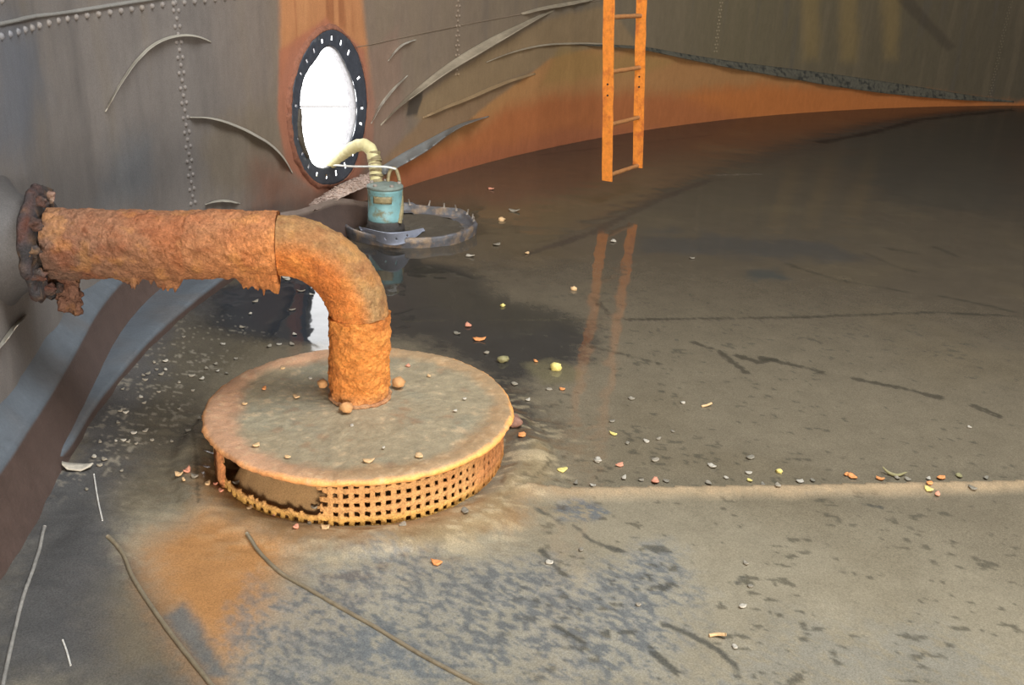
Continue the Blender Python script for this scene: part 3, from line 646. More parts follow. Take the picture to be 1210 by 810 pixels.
# flange: thick corroded disc with crust lumps
n_ = -dirp; sd = np.cross(np.array([0, 0, 1.]), n_); sd /= np.linalg.norm(sd)
aa2 = np.linspace(0, 2*PI, 72, endpoint=False); rows = []
for rr_, off in ((.05, .012), (.12, .014), (.145, .012), (.164, .007), (.170, -.003), (.166, -.014), (.05, -.014)):
    nzv = fbm(np.stack([np.cos(aa2)*4, np.sin(aa2)*4, 0*aa2+rr_*30], -1), 4, 8)
    r_ = rr_*(1+.16*nzv*(rr_ > .1)); o_ = off+.018*nzv*(off > 0)
    rows.append(FL+np.outer(np.cos(aa2)*r_, sd)+np.outer(np.sin(aa2)*r_, [0, 0, 1])+o_[:, None]*n_)
v = np.array(rows).reshape(-1, 3); fl = child('flange', v, grid_faces(7, 72, wrap_m=True), M['rust'], sp_, cols=rustcol(v, lin(80, 78, 80), 6)*.72)
fl['label'] = 'grey-brown corroded pipe flange'
for k, a in enumerate((72, 105, 140, 172, 205, 240, 272, 300)):
    a = math.radians(a); c = FL+sd*math.cos(a)*.138+np.array([0, 0, math.sin(a)*.138])+n_*.016
    v, fc = blob(c, (.017+.006*(k % 3), .018, .016), k+40, .6, 3); v = v-np.array(sp_.location)
    b = obj('bolt', v, fc, M['rust'], fl, cols=rustcol(v, lin(158, 142, 132) if k == 0 else lin(92, 82, 78), 7+k)*(1 if k == 0 else .8))
# torn crust hanging below the flange
rows = []
pts = [(-.05, -.12), (-.04, -.17), (-.02, -.22), (.0, -.255)]
parts = []
for k in range(16):
    u_ = k/15; c = FL+sd*(.04-.02*u_)+np.array([0, 0, -.10-.105*u_])+n_*(.02+.03*u_); parts.append(blob(c+.012*rng.randn(3), (.03-.014*u_, .024-.01*u_, .034-.012*u_), 60+k, .65, 3))
v, fc = join(parts); child('rust_crust', v, fc, M['rust'], sp_, cols=rustcol(v, lin(138, 100, 82), 12)*.9)
# collar stub into wall
e = FL+dirp*.02; thf = math.atan2(e[1]-TC[1], TC[0]-e[0]); gap_ = float(rwall(thf))-np.linalg.norm(e[:2]-TC)
qs = np.linspace(0, 1, 16); v, fc = tube(np.array([FL+dirp*(.012+q*(gap_+.10)) for q in qs]), .135+.26*qs**2.2, 64, lambda v, d: .003*fbm(v*9, 3, 4), caps=False)
child('wall_boss', v, fc, M['wall'], sp_, cols=np.tile(lin(74, 70, 68), (len(v), 1)))['label'] = 'grey boss where the pipe joins the wall'
# strainer cap: thick disc
RCAP, ZC = .488, .166
prof = [(.02, -.006), (.2, -.006), (.32, -.006), (.415, -.005), (.44, .0), (.465, .001), (.480, -.002), (.488, -.008), (.489, -.015), (.484, -.022), (.465, -.022), (.30, -.022), (.02, -.022)]
sg = 420; aa3 = np.linspace(0, 2*PI, sg, endpoint=False); rows = []
prof2 = []
for (r0, z0), (r1, z1) in zip(prof[:-1], prof[1:]):
    m_ = max(1, int(abs(r1-r0)/.007));
    for k in range(m_): prof2.append((r0+(r1-r0)*k/m_, z0+(z1-z0)*k/m_))
prof2.append(prof[-1])
for r0, z0 in prof2:
    e_ = .004*fbm(np.stack([np.cos(aa3)*45, np.sin(aa3)*45, 0*aa3+z0*200], -1), 2, 16)*(r0 > .47)+.006*fbm(np.stack([np.cos(aa3)*9, np.sin(aa3)*9, 0*aa3], -1), 3, 17)*(r0 > .47)
    p = np.stack([CAPC[0]+(r0+e_)*np.cos(aa3), CAPC[1]+(r0+e_)*np.sin(aa3), np.full(sg, ZC+z0)], -1)
    p[:, 2] += .0035*fbm(p*np.array([16, 16, 1]), 3, 18)+.0022*fbm(p*np.array([55, 55, 1]), 2, 28)
    rows.append(p)
v = np.array(rows).reshape(-1, 3); r_ = np.linalg.norm(v[:, :2]-CAPC, axis=1); nz = fbm(v*6, 4, 19); nz2 = fbm(v*22, 3, 20)
nz4 = fbm(v*60, 3, 26); c = np.tile(lin(146, 132, 106), (len(v), 1)); k = smooth(-.1, .4, nz)*.5; c = c*(1-k)[:, None]+lin(128, 126, 108)*k[:, None]; c = c*(1+.22*nz4+.12*nz2)[:, None]
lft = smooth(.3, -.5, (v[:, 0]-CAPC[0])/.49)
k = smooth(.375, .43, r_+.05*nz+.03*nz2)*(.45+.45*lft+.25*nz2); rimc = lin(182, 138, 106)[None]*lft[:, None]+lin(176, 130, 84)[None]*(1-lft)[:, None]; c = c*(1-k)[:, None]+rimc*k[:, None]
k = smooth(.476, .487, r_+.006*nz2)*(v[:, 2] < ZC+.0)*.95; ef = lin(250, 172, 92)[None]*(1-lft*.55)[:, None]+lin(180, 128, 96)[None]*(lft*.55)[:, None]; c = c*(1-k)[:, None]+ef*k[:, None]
k = smooth(.2, .45, nz2*.6+nz4*.7)*.45; c = c*(1-k)[:, None]+lin(196, 166, 130)*k[:, None]
k = smooth(.2, .5, -nz2+.4*nz)*.25; c = c*(1-k)[:, None]+lin(150, 96, 60)*k[:, None]
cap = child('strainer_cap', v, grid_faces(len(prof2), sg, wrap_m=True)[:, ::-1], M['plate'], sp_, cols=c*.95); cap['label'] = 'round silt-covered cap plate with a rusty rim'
# perforated skirt: real square holes, a torn gap at the front left
RS = .458; NC = 98; PZ = .0262; z0s = -.004
sub = 4                      # each cell is 4x4, the middle 2x2 is the hole
nc, nr = NC*sub, 5*sub
def cap_ang(x, y, z): p = onz(x, y, z); return math.atan2(p[1]-CAPC[1], p[0]-CAPC[0]) % (2*PI)
gap0, gap1 = cap_ang(262, 548, .08), cap_ang(386, 590, .07)      # direction of torn opening, about cap centre
cols_a = np.linspace(0, 2*PI, nc, endpoint=False); zz_ = np.linspace(z0s, ZC-.018, nr+1)
A_, Z_ = np.meshgrid(cols_a, zz_, indexing='ij'); jit = rng.randn(*A_.shape)
pv = np.stack([np.cos(A_)*3, np.sin(A_)*3, Z_*6], -1)
rj = RS+.004*fbm(pv*6, 3, 51); Aj = A_+(.0035*fbm(pv*21, 2, 52)+.0014*jit); Zj = Z_+(.0026*fbm(pv*21, 2, 53))+.0009*rng.randn(*A_.shape)
v = np.stack([CAPC[0]+rj*np.cos(Aj), CAPC[1]+rj*np.sin(Aj), Zj], -1).reshape(-1, 3)
Fs = grid_faces(nc, nr+1, wrap_n=True); I = np.repeat(np.arange(nc), nr); J = np.tile(np.arange(nr), nc)
ang = cols_a[I]; ihole = ((I % sub) >= 1) & ((I % sub) <= 2) & ((J % sub) >= 1) & ((J % sub) <= 2)
solidcol = (I//sub) % 27 == 8
ihole &= ~solidcol
ihole &= ~((I//sub+J//sub*7) % 37 == 5)
edge = gap1-.05*(vnoise(np.stack([J*.9, 0*J, 0*J], -1), 3)+.2)
torn = (ang > gap0) & (ang < edge) & (J > 4+(np.array([_h(int(i), 3, 0, 1) for i in I//2]) > .6))
lowhole = (ang > gap0) & (ang < gap0+.16)
Fk = Fs[~(ihole | torn)]
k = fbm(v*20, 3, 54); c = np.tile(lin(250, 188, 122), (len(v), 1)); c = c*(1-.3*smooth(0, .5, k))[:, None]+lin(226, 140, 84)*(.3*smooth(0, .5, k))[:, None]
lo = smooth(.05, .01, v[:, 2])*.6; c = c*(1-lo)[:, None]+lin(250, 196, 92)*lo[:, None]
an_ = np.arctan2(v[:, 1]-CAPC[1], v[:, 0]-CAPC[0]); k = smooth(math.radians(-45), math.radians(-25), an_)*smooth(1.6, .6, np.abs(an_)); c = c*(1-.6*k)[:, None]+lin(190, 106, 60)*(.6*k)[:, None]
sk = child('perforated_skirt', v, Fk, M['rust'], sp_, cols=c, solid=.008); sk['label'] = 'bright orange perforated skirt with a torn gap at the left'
# flat bar post at left end of the torn gap
a = gap0-.02; tcn = np.array([-math.sin(a), math.cos(a), 0]); rn = np.array([math.cos(a), math.sin(a), 0])
cpos = np.array([CAPC[0], CAPC[1], 0])+rn*(RS+.006); g = []; n_z = 14
for zq in np.linspace(-.006, ZC-.02, n_z):
    for sx, sy in ((-1, -1), (1, -1), (1, 1), (-1, 1)): g.append(cpos+tcn*sx*.026+rn*sy*.007+np.array([0, 0, zq])+.0018*rng.randn(3))
v = np.array(g); fl_ = [list(q) for q in grid_faces(n_z, 4, wrap_m=True)]+[[0, 1, 2, 3], list(range(len(v)-4, len(v)))]
child('post', v, fl_, M['rust'], sp_, cols=rustcol(v, lin(226, 150, 96), 14))
# weld bead at riser foot
v, fc = tube(np.array([[STEM[0]+(RAD+.004)*math.cos(t), STEM[1]+(RAD+.004)*math.sin(t), ZC+.0] for t in np.linspace(0, 2*PI*.995, 160)]), .0075, 12, rough_disp(.005, 71))
child('weld_bead', v, fc, M['rust'], sp_, cols=rustcol(v, lin(206, 158, 116), 15))
# stones on the cap
for px, r, mk, lab in (((409, 486), .021, 'lump', 'round rusty lump on the strainer cap in front of the riser'), ((471, 456), .022, 'lump', 'rusty lump on the strainer cap right of the riser'), ((381, 457), .018, 'lump', 'rusty lump on the strainer cap left of the riser')):
    p = onz(*px, ZC); v, fc = blob(p+[0, 0, r*.6], (r, r, r*.8), int(px[0]), .3); tag(single('rust_lump', v, fc, M[mk]), lab, 'rust lump')
for k, (x, y, r, mk) in enumerate([(334, 436, .012, 'tan'), (312, 460, .014, 'orange'), (350, 470, .016, 'tan'), (303, 527, .017, 'tan'), (416, 504, .010, 'white'), (435, 546, .020, 'tan'), (482, 433, .014, 'pink'), (340, 541, .012, 'tan'), (538, 486, .01, 'white'), (507, 445, .012, 'tan'), (549, 472, .01, 'white'), (495, 540, .018, 'tan'), (289, 478, .012, 'tan'), (453, 530, .007, 'white'), (367, 448, .009, 'white')]):
    p = onz(x, y, ZC-.004); v, fc = flake(p, r*.72, r*.55, .004, k*1.3, k+5, .25); tag(single('rust_flake', v, fc, DEB[mk]), 'small pale rust flake lying on the round strainer cap', 'rust flake', 'flakes on the strainer cap')
# ------------------------------------------------------------------ manhole cover on the floor, pump standing in it
CV = onz(484, 268, .02); CV[2] = 0; RCV = .39
cv = thing('manhole_cover', (CV[0], CV[1], 0), 'round upturned manhole cover lying on the wet floor around the pump', 'manhole cover')
def ringpts(r, z, seg=96, wob=.0, seed=1):
    a = np.linspace(0, 2*PI, seg, endpoint=False); nz = fbm(np.stack([np.cos(a)*3, np.sin(a)*3, 0*a], -1), 3, seed)
    return np.stack([CV[0]+r*(1+wob*nz)*np.cos(a), CV[1]+r*(1+wob*nz)*np.sin(a), z+wob*.25*nz], -1)
rows = [ringpts(r, z, 96, .05, 5) for r, z in ((.30, .016), (.35, .014), (.366, .020), (.372, .052), (.376, .060), (.388, .062), (.396, .054), (.392, .03), (.388, -.01))]
child('rim', np.array(rows).reshape(-1, 3), grid_faces(9, 96, wrap_m=True)[:, ::-1], M['cover'], cv)
rr_ = np.linspace(.001, .32, 14); rows = [ringpts(r, .018, 96, .02, 6) for r in rr_]
v = np.array(rows).reshape(-1, 3); v[:, 2] += .007*fbm(v*14, 3, 9); child('plate', v, grid_faces(14, 96, wrap_m=True)[:, ::-1], M['covermud'], cv)['label'] = 'muddy inside of the cover'
# rubber gasket lifted in a wave at the front
g1 = resample(np.array([(424, 268), (440, 272), (458, 276), (478, 274), (500, 270)], float), 40); g2 = resample(np.array([(430, 281), (446, 288), (462, 291), (482, 288), (506, 279)], float), 40)
g1, g2 = resample(g1, 120), resample(g2, 120); sE = np.linspace(0, 1, 120); rows = []
for k in range(16):
    fk = k/15; rows.append(np.array([onz(*(g1[i]*(1-fk*math.sin(PI*min(max(sE[i], .04), .96))**.5)+g2[i]*fk*math.sin(PI*min(max(sE[i], .04), .96))**.5), .085*(1-fk)**1.1*math.sin(PI*min(max(sE[i], .02), .98))+.03) for i in range(120)]))
Fg = grid_faces(16, 120).reshape(15, 119, 4); kg = np.ones((15, 119), bool)
for cx_, cy_ in ((24, 9), (44, 6), (63, 6), (84, 5)): kg[cy_:cy_+3, cx_:cx_+3] = False
child('gasket', np.array(rows).reshape(-1, 3), Fg[kg], M['gasket'], cv, solid=.006)['label'] = 'smooth bluish rubber gasket lifted in a wave'
for k, a in enumerate((14, 30, 47, 62, 78, 96, 4)):
    a = math.radians(a); c = np.array([CV[0]+.381*math.cos(a), CV[1]+.381*math.sin(a), .058]); tilt = np.array([.3*math.sin(k*2.1), .3*math.cos(k*1.7), 1])
    child('stud', *tube(np.array([c, c+tilt*.012, c+tilt*.03+[0, 0, .004*(k % 3)]]), np.array([.008, .005, .0045]), 8), M['stud'], cv)
# dents and holes in the gasket
for k, (x, y) in enumerate(((459, 284), (476, 283), (493, 281), (441, 279))):
    pass
PB = onz(455, 272, .03); pdp = depth_of(PB); ppm = f/pdp
pump = thing('submersible_pump', (PB[0], PB[1], .02), 'teal submersible pump with a muddy base standing in the manhole cover', 'pump')
cpt = np.array([PB[0], PB[1]+.02, .025]); RP = .101
def zof(y):       # height on pump axis that projects to picture row y
    zs_ = np.linspace(0, 1, 800); return zs_[int(np.argmin([abs(proj((cpt[0], cpt[1]-RP*.6, q))[1]-y) for q in zs_]))]
zb, z1_, zt_ = .025, zof(262), zof(224)
hb = z1_-.025; ht = zt_-.025
child('base', *lathe(cpt, [(.09, -.01), (.112, 0), (.112, hb*.4), (.104, hb*.5), (.104, hb-.004), (.098, hb)], 48), M['pumpbase'], pump)
body = child('body', *lathe(cpt, [(.100, hb-.002), (RP, hb+.004), (RP, hb+.03), (RP-.002, hb+.034), (RP-.002, ht-.02), (RP, ht-.016), (RP, ht-.004), (RP-.006, ht)], 56), M['teal'], pump); body['label'] = 'teal painted pump body'
child('top_plate', *lathe(cpt, [(.09, ht-.006), (RP+.003, ht-.004), (RP+.003, ht+.010), (RP-.006, ht+.016), (.05, ht+.022)], 48), M['pumptop'], pump)
for a in (20, 95, 165, 235, 305):
    a = math.radians(a); c = cpt+np.array([.082*math.cos(a), .082*math.sin(a), ht+.012]); child('bolt', *lathe(c, [(.012, 0), (.012, .014), (.008, .017)], 8), M['stud'], pump)
# nameplate remains (illegible, muddy) on the front
al = np.linspace(-PI/2-.55, -PI/2+.5, 14); g = []
for z in np.linspace(ht-.075, ht-.035, 4): g.append(np.stack([cpt[0]+(RP+.0025)*np.cos(al), cpt[1]+(RP+.0025)*np.sin(al), np.full(14, cpt[2]+z)], -1))
child('nameplate', np.array(g).reshape(-1, 3), grid_faces(4, 14), M['brass'], pump, solid=.003)['label'] = 'muddy worn nameplate'
# carrying handle and side channel
pd = pdp-.02
hp = np.array([at(458, 222, pd), at(459, 207, pd), at(462, 199, pd), at(467, 198, pd), at(470, 205, pd), at(472, 213, pd), at(473, 221, pd)])
child('handle', *tube(resample(hp, 30), .010, 12), M['brass'], pump)
sp2 = np.array([at(472.5, 219, pd-.03), at(474, 235, pd-.03), at(474, 250, pd-.03), at(472, 264, pd-.03)])
child('cable_guard', *tube(resample(sp2, 24), .015, 12, rough_disp(.004, 81)), M['brass'], pump)
# hose
hs = thing('discharge_hose', (PB[0]-.06, PB[1], .3), 'pale canvas discharge hose from the pump out through the manhole', 'hose')
hd = pdp-.01; he = wall_hit(384, 196)[2]; hdw = depth_of(he)
pxs = [(445, 222, hd), (444, 205, hd), (442, 188, hd), (440, 178, hd), (434.5, 171.5, hd), (425, 170.5, hd+.04), (414, 176, hd+.1), (403, 184, hdw-.05), (392, 193, hdw+.05), (382, 203, hdw+.18), (374, 222, hdw+.32)]
hpth = np.array([at(*p) for p in pxs]); q = resample(hpth, 90)
wr = np.interp(np.linspace(0, 1, 90), [0, .25, .45, .6, .8, 1], [.036, .036, .034, .031, .03, .03])
v, fc = tube(q, wr, 24, lambda v, d: .002*np.sin(np.arange(len(v))*1.3)[:, None]+0*v[..., 0]); child('hose', v, fc, M['hose'], hs)
q2 = resample(np.array([at(445.5, 224, hd), at(444.5, 206, hd), at(442.8, 190, hd), at(441.5, 180, hd)]), 40)
ribs = .036+.003*np.sin(np.linspace(0, 1, 40)*40)+.004*(np.linspace(0, 1, 40) < .15)
child('coupling', *tube(q2, ribs, 28, rough_disp(.003, 91)), M['brass'], hs)['label'] = 'mud-stained ribbed coupling wrapped round the hose end'
for zf in (.35, .75):
    k = int(zf*39); child('clamp', *tube(q2[k:k+3], .042, 28), M['brass'], hs)
# pale cable from handle into the manhole
cp = np.array([at(468, 200, pd-.01), at(460, 197.5, pd-.02), at(450, 197, pd-.05), at(436, 197, pd-.05), at(420, 197, hdw-.12), at(405, 196, hdw-.06), at(396, 195, hdw), at(388, 197, hdw+.1), at(382, 206, hdw+.2)])
o = single('power_cable', *tube(resample(cp, 70), .006, 12), M['rope']); tag(o, 'thin white cable from the pump handle into the manhole', 'cable')
# ------------------------------------------------------------------ ladder
pl = onz(714, 245); pr_ = onz(751, 231)
def z_at(P, y):
    zs_ = np.linspace(-.2, 7, 4000); ys_ = np.array([proj((P[0], P[1], q))[1] for q in zs_]); return float(np.interp(-y, -ys_, zs_))
zl_, zr_ = z_at(pl, 213), z_at(pr_, 198)
def anchor(P, x, y):          # point above P (same distance from the camera) seen at pixel x,y
    d = depth_of((P[0], P[1], z_at(P, y))); return at(x, y, d)
bl, tl = anchor(pl, 717.5, 214), anchor(pl, 719.5, 0); br, tr = anchor(pr_, 753.5, 198), anchor(pr_, 758, 0)
ld_ = thing('ladder', ((bl+br)/2), 'bright orange rusty steel ladder hanging above the wet floor', 'ladder')
w = (br-bl)*[1, 1, 0]; w /= np.linalg.norm(w); nrm = np.array([w[1], -w[0], 0])
def rail(b_, t_, zlow):
    d = (t_-b_)/(t_[2]-b_[2]); n = 60; zz2 = np.linspace(0, 5.97-b_[2], n); g = []
    for k, q in enumerate(zz2):
        c = b_+d*q; j = .0012
        for sx, sy in ((-1, -1), (0, -1), (1, -1), (1, 1), (0, 1), (-1, 1)): g.append(c+nrm*(sx*.036+j*rng.randn())+w*sy*.006)
    v = np.array(g); return v, [list(q) for q in grid_faces(n, 6, wrap_m=True)]+[list(range(6))[::-1], list(range(len(v)-6, len(v)))], d
vl, fl1, dl = rail(bl, tl, zl_); vr, fr1, dr = rail(br, tr, zr_)
rl = child('rail', vl, fl1, M['ladder'], ld_, shade=False); rrail = child('rail', vr, fr1, M['ladder'], ld_, shade=False)
hb_ = bl[2]; ht_ = tl[2]; dzr = br-bl
lz = [z_at(pl, y) for y in (208, 147, 85, 21)]; pitch = (lz[3]-lz[0])/3; rz = lz[0]
while rz < 5.9:
    a_ = bl+dl*(rz-bl[2]); yl = proj(a_)[1]; zr2 = rz; b_ = br+dr*(zr2-br[2])
    v, fc = tube(np.array([a_+(b_-a_)*t for t in np.linspace(0, 1, 24)]), .014, 14, rough_disp(.0025, 95)); child('rung', v, fc, M['rung'], ld_); rz += pitch
# drilled holes: short dark plugs set flush into the rails
for o_, d, b_, x, yy in ((rl, dl, bl, 718, (100, 113)), (rrail, dr, br, 756, (91, 103))):
    for y in yy:
        P = pl if o_ is rl else pr_; z = z_at(P, y); c = b_+d*(z-b_[2])-w*.0062
        a = np.linspace(0, 2*PI, 12, endpoint=False); v = [c+nrm*.007*math.cos(t)+np.array([0, 0, .007*math.sin(t)])-w*.0008*s_ for s_ in (0, 1) for t in a]
        obj('bolt_hole', np.array(v)-np.array(ld_.location), [list(q) for q in grid_faces(2, 12, wrap_m=True)]+[list(range(12, 24))], M['hole'], o_)
# ------------------------------------------------------------------ cables on the floor
def floor_cable(px, r, mat, label, lift=.3, seed=0, name='cable'):
    q = np.array([onz(x, y) for x, y in px]); q = resample(q, 90)
    for k in range(len(q)): q[k, 2] = floor_z(q[k, 0], q[k, 1])+r*lift
    v, fc = tube(q, r, 12, rough_disp(r*.12, seed)); return tag(single(name, v, fc, mat), label, 'cable')
floor_cable([(292, 637), (305, 653), (330, 678), (360, 694), (395, 715), (440, 740), (480, 765), (515, 785), (560, 808), (600, 826)], .0050, M['cable'], 'muddy cable running from the strainer foot to the bottom picture edge', .55, 3)
floor_cable([(128, 640), (138, 647), (147, 658), (155, 682), (172, 708), (200, 748), (222, 776), (246, 806), (262, 826)], .0054, M['cable'], 'muddy cable curving down the lower left, left of the orange silt', .55, 4)
floor_cable([(112, 568), (115, 588), (118, 605), (122, 622)], .0022, M['wire'], 'thin pale wire lying by the left ledge below the pale lining scrap', .9, 5, 'wire')
floor_cable([(54, 630), (47, 660), (38, 690), (26, 725), (18, 760), (8, 800), (4, 826)], .0045, material('grey_cable', lin(128, 124, 118), .6, var=.3, bump=.4), 'pale grey cable in the bottom left corner', .5, 6)
floor_cable([(75, 762), (79, 772), (84, 790)], .0022, M['wire'], 'short pale wire end near the bottom left corner', .9, 7, 'wire')
# ------------------------------------------------------------------ debris
P_ = onz(95, 562); v, fc = flake([P_[0], P_[1], floor_z(P_[0], P_[1])+.004], .045, .016, .004, .15, 3, .35); tag(single('lining_scrap', v, fc, DEB['white']), 'pale curved lining scrap on the silt beside the left ledge', 'lining scrap')
def dz_(x, y): p = onz(x, y); return np.array([p[0], p[1], floor_z(p[0], p[1])])
named = [
 (658, 437, .030, 'yellow', 'lump', 'large pale yellow lump near the ladder reflection'), (594, 428, .028, 'olive', 'lump', 'olive lump in dark water right behind the strainer cap'),
 (633, 428, .014, 'orange', 'leaf', 'small orange flake just left of the pale yellow lump'), (664, 461, .014, 'orange', 'leaf', 'small orange flake just below the pale yellow lump'),
 (664, 558, .024, 'yellow', 'leaf', 'yellow leaf right of the strainer just above the floor seam'), (616, 523, .022, 'orange', 'leaf', 'orange flake at the right side of the strainer skirt'),
 (608, 510, .035, 'brown', 'lump', 'reddish brown clump against the right side of the strainer'), (566, 402, .030, 'orange', 'leaf', 'orange leaf floating in dark water behind the strainer cap'),
 (594, 362, .016, 'yellow', 'lump', 'small yellow crumb in the dark water below the manhole cover'), (553, 386, .026, 'pink', 'leaf', 'pinkish flake floating in dark water left of the orange leaf'),
 (725, 514, .016, 'yellow', 'leaf', 'bright yellow chip below the ladder reflection'), (732, 551, .018, 'pink', 'leaf', 'pink flake a little above the floor seam'),
 (774, 570, .020, 'pink', 'leaf', 'pinkish orange flake touching the floor seam, left part'), (885, 569, .012, 'yellow', 'leaf', 'tiny yellow chip at the middle of the floor seam'),
 (921, 559, .014, 'yellow', 'lump', 'yellow crumb above the seam left of the orange leaves'), (1000, 562, .014, 'orange', 'leaf', 'left orange leaf of the pair on the seam'), (1007, 565, .020, 'orange', 'leaf', 'right orange leaf of the pair on the seam'),
 (1039, 567, .016, 'orange', 'leaf', 'orange leaf on the seam left of the curved peel'), (1111, 566, .018, 'orange', 'leaf', 'orange leaf on the seam right of the curved peel'), (1133, 564, .016, 'olive', 'leaf', 'dull greenish leaf near the right end of the seam'),
 (1096, 582, .018, 'yellow', 'leaf', 'pale yellow leaf just below the floor seam'), (1097, 577, .014, 'orange', 'leaf', 'orange leaf on the seam touching the pale yellow leaf'), (1107, 586, .014, 'pink', 'leaf', 'pink leaf just below the floor seam at right'),
 (1145, 506, .010, 'white', 'leaf', 'lone white chip at far right above the floor seam'), (516, 667, .020, 'orange', 'leaf', 'orange leaf in the foreground below the strainer'), (847, 752, .022, 'tan', 'stick', 'tan sliver in the foreground right of the scuffed mud'),
 (835, 481, .022, 'tan', 'stick', 'thin tan twig on the mud below right of the ladder reflection'), (580, 224, .036, 'pink', 'leaf', 'pinkish flake on the far mud right of the manhole cover'), (678, 343, .020, 'tan', 'lump', 'tan crumb between cover and ladder reflection'),
 (623, 300, .02, 'tan', 'leaf', 'tan chip on mud right of the manhole cover'), (593, 261, .024, 'tan', 'lump', 'pale tan crumb just right of the manhole cover')]
for k, (x, y, r, mk, kind, lab) in enumerate(named):
    p = dz_(x, y); r = r*.8
    if kind == 'lump': v, fc = blob(p+[0, 0, r*.45], (r, r*.85, r*.7), k+3, .45); nm = 'mud_lump'
    elif kind == 'stick': v, fc = tube(resample(np.array([p+[-r*1.1, -r*.2, .003], p+[0, 0, .006], p+[r*1.1, r*.5*(-1 if k % 2 else 1), .012]]), 12), .0042, 8); nm = 'twig'
    else: v, fc = flake(p+[0, 0, .001], r, r*.7, .004, k*.9, k, .3); nm = 'leaf'
    tag(single(nm, v, fc, DEB[mk]), lab, {'mud_lump': 'lump', 'twig': 'twig', 'leaf': 'leaf'}[nm])
q = resample(np.array([onz(1043, 552, .02), onz(1049, 559, .008), onz(1060, 563, .004), onz(1072, 558, .012)]), 24)
v, fc = tube(q, .006*np.sin(np.linspace(.25, PI-.1, 24)), 8); tag(single('peel', v, fc, DEB['olive']), 'thin curved yellowish peel lying on the floor seam', 'peel')
pal = [(649, 461, 9), (707, 545, 12), (723, 499, 8), (746, 472, 11), (807, 477, 7), (795, 511, 6), (778, 520, 7), (764, 523, 9), (741, 525, 7), (706, 547, 9), (737, 566, 10), (787, 570, 9), (837, 572, 10), (884, 560, 8), (901, 574, 8), (774, 545, 12), (841, 552, 12), (886, 542, 12), (1073, 568, 9), (1097, 567, 7), (1149, 581, 10), (918, 580, 9), (649, 666, 11), (686, 651, 8), (754, 716, 8), (868, 766, 9), (886, 694, 8), (881, 667, 8), (877, 718, 10), (549, 614, 12), (476, 626, 12), (555, 303, 14), (587, 290, 12), (607, 250, 14), (725, 286, 10), (818, 306, 8), (1060, 566, 9), (945, 570, 10), (960, 569, 8), (758, 569, 7), (858, 566, 7), (1165, 566, 8), (608, 455, 10), (624, 474, 8), (540, 395, 9), (575, 418, 9), (700, 575, 8), (680, 572, 9)]
for k, (x, y, s) in enumerate(pal):
    p = dz_(x, y); d = depth_of(p); r = s*.5*d/f*.9
    v, fc = flake(p+[0, 0, .001], r, r*.75, .0035, k*1.7, k+50, .3); tag(single('rust_flake', v, fc, DEB[('pale', 'white', 'grey')[k % 3]]), 'small pale flake on the brown mud right of the strainer', 'flake', 'pale flakes on the mud right of the strainer')
cl = [(555, 345), (530, 405), (610, 495), (555, 485), (450, 490), (550, 255), (650, 210), (740, 155), (720, 175), (700, 155), (800, 210), (740, 120), (855, 175), (890, 370), (650, 435), (600, 450), (765, 470), (800, 325), (710, 260), (630, 285), (645, 310), (820, 10), (920, 140), (970, 150), (1050, 95), (390, 700), (540, 355), (565, 360), (640, 185), (660, 175), (680, 470), (520, 490), (575, 490), (840, 430), (690, 130), (900, 185), (860, 240), (1010, 160), (960, 120), (995, 30), (470, 575), (545, 615), (450, 600), (425, 560)]
for k, (cx_, cy_) in enumerate(cl):
    x, y = cx_/3.769, 400+cy_/3.769; p = dz_(x, y); d = depth_of(p); r = (4.5+3.5*_h(k, 2, 1, 5))*.5*d/f*.95
    v, fc = flake(p+[0, 0, .001], r, r*.7, .004, k*2.1, k+90, .35); tag(single('rust_flake', v, fc, DEB[('pale', 'grey', 'pale', 'white')[k % 4]]), 'small pale flake on the dark silt between strainer and left ledge', 'flake', 'pale flakes left of the strainer')
for k, (x, y) in enumerate([(338, 330), (302, 358), (348, 396), (356, 345), (340, 332), (345, 408), (330, 408), (318, 410), (368, 349), (345, 367), (296, 372), (286, 388)]):
    p = dz_(x, y); d = depth_of(p); r = 3.2*d/f*(1+.5*_h(k, 1, 1, 9)); v, fc = flake(p+[0, 0, .001], r, r*.6, .003, k*1.1, k+140, .3)
    tag(single('rust_flake', v, fc, DEB[('white', 'pale')[k % 2]]), 'small pale flake floating in the dark water under the elbow', 'flake', 'pale flakes in the water under the elbow')
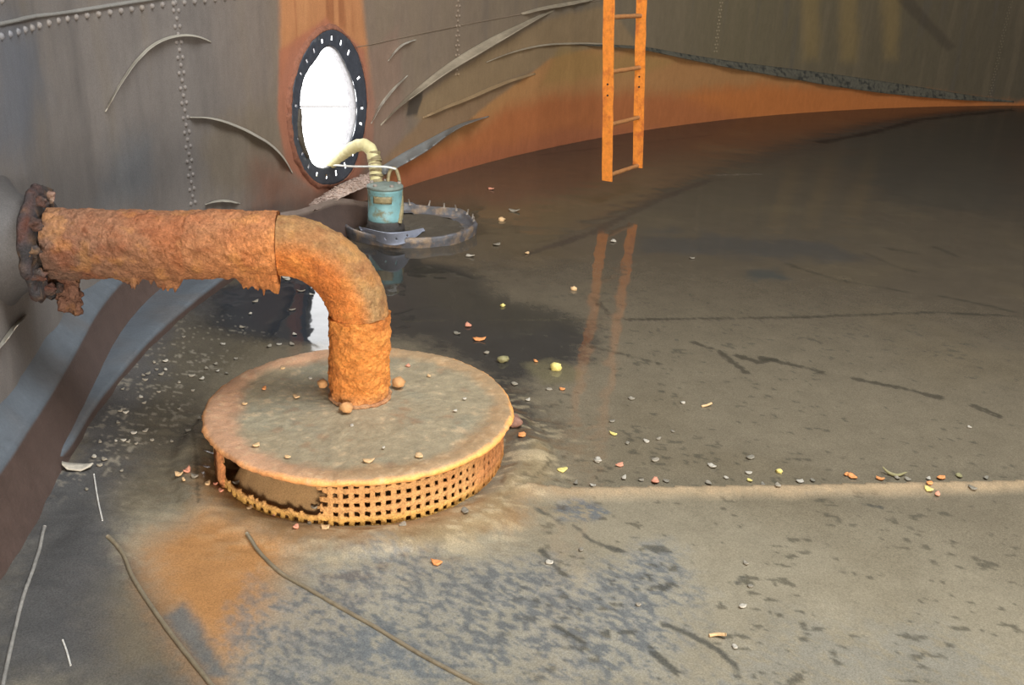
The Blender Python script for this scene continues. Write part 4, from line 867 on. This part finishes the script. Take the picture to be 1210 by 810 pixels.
for k, (x, y) in enumerate([(212, 570), (222, 566), (231, 573), (246, 580), (262, 586), (280, 580), (218, 577), (255, 577), (366, 622), (385, 630), (350, 632), (372, 614), (295, 604), (324, 610)]):
    p = dz_(x, y); r = .006+.007*_h(k, 4, 1, 2); v, fc = flake(p+[0, 0, .001], r, r*.7, .006, k*1.4, k+180, .5)
    tag(single('rust_flake', v, fc, DEB[('tan', 'pink', 'pale')[k % 3]]), 'rusty flake heaped at the front left foot of the strainer', 'flake', 'flakes at the strainer foot')
# ------------------------------------------------------------------ light
def area(name, loc, target, sx, sy, energy, col):
    l = bpy.data.lights.new(name, 'AREA'); l.shape = 'RECTANGLE'; l.size = sx; l.size_y = sy; l.energy = energy; l.color = col
    o = bpy.data.objects.new(name, l); COL.objects.link(o); o.location = loc
    from mathutils import Vector
    o.rotation_euler = (Vector(target)-Vector(loc)).to_track_quat('-Z', 'Y').to_euler(); return o
area('roof_hatch_daylight', (2.2, 2.6, 5.9), (1.6, 4.6, 0), 4.5, 4.5, 900, (.90, .96, 1.0))
area('key_light_behind_camera', (2.4, -6.5, 1.3), (.2, 4.5, .3), 1.8, 2.0, 1250, (1.0, .94, .85))  # area light added as the unseen key from behind the camera
area('far_fill_light', (9, 8, 5.8), (6, 10, .6), 3, 3, 45, (1, .95, .86))  # weak fill added for the far side; the roof is closed here
wd = bpy.data.worlds.new('overcast_sky'); bpy.context.scene.world = wd; wd.use_nodes = True
bg = wd.node_tree.nodes['Background']; bg.inputs['Color'].default_value = (1, 1, 1, 1); bg.inputs['Strength'].default_value = 6
# ------------------------------------------------------------------ camera
cam = bpy.data.cameras.new('camera'); co = bpy.data.objects.new('camera', cam); COL.objects.link(co)
from mathutils import Matrix
m = Matrix.Identity(4)
for k in range(3): m[k][0] = R[k]; m[k][1] = U[k]; m[k][2] = -F[k]; m[k][3] = C[k]
co.matrix_world = m
cam.sensor_width = 36; cam.sensor_fit = 'HORIZONTAL'; cam.lens = f/1210*36; cam.shift_x = 5/1210; cam.shift_y = -5/1210; cam.clip_start = .02
sc = bpy.context.scene; sc.camera = co
sc.view_settings.view_transform = 'Standard'; sc.view_settings.look = 'None'; sc.view_settings.exposure = 0; sc.view_settings.gamma = 1; sc.view_settings.use_curve_mapping = False
try:
    sc.cycles.use_denoising = True; sc.cycles.max_bounces = 6; sc.cycles.sample_clamp_indirect = 4
except Exception: pass
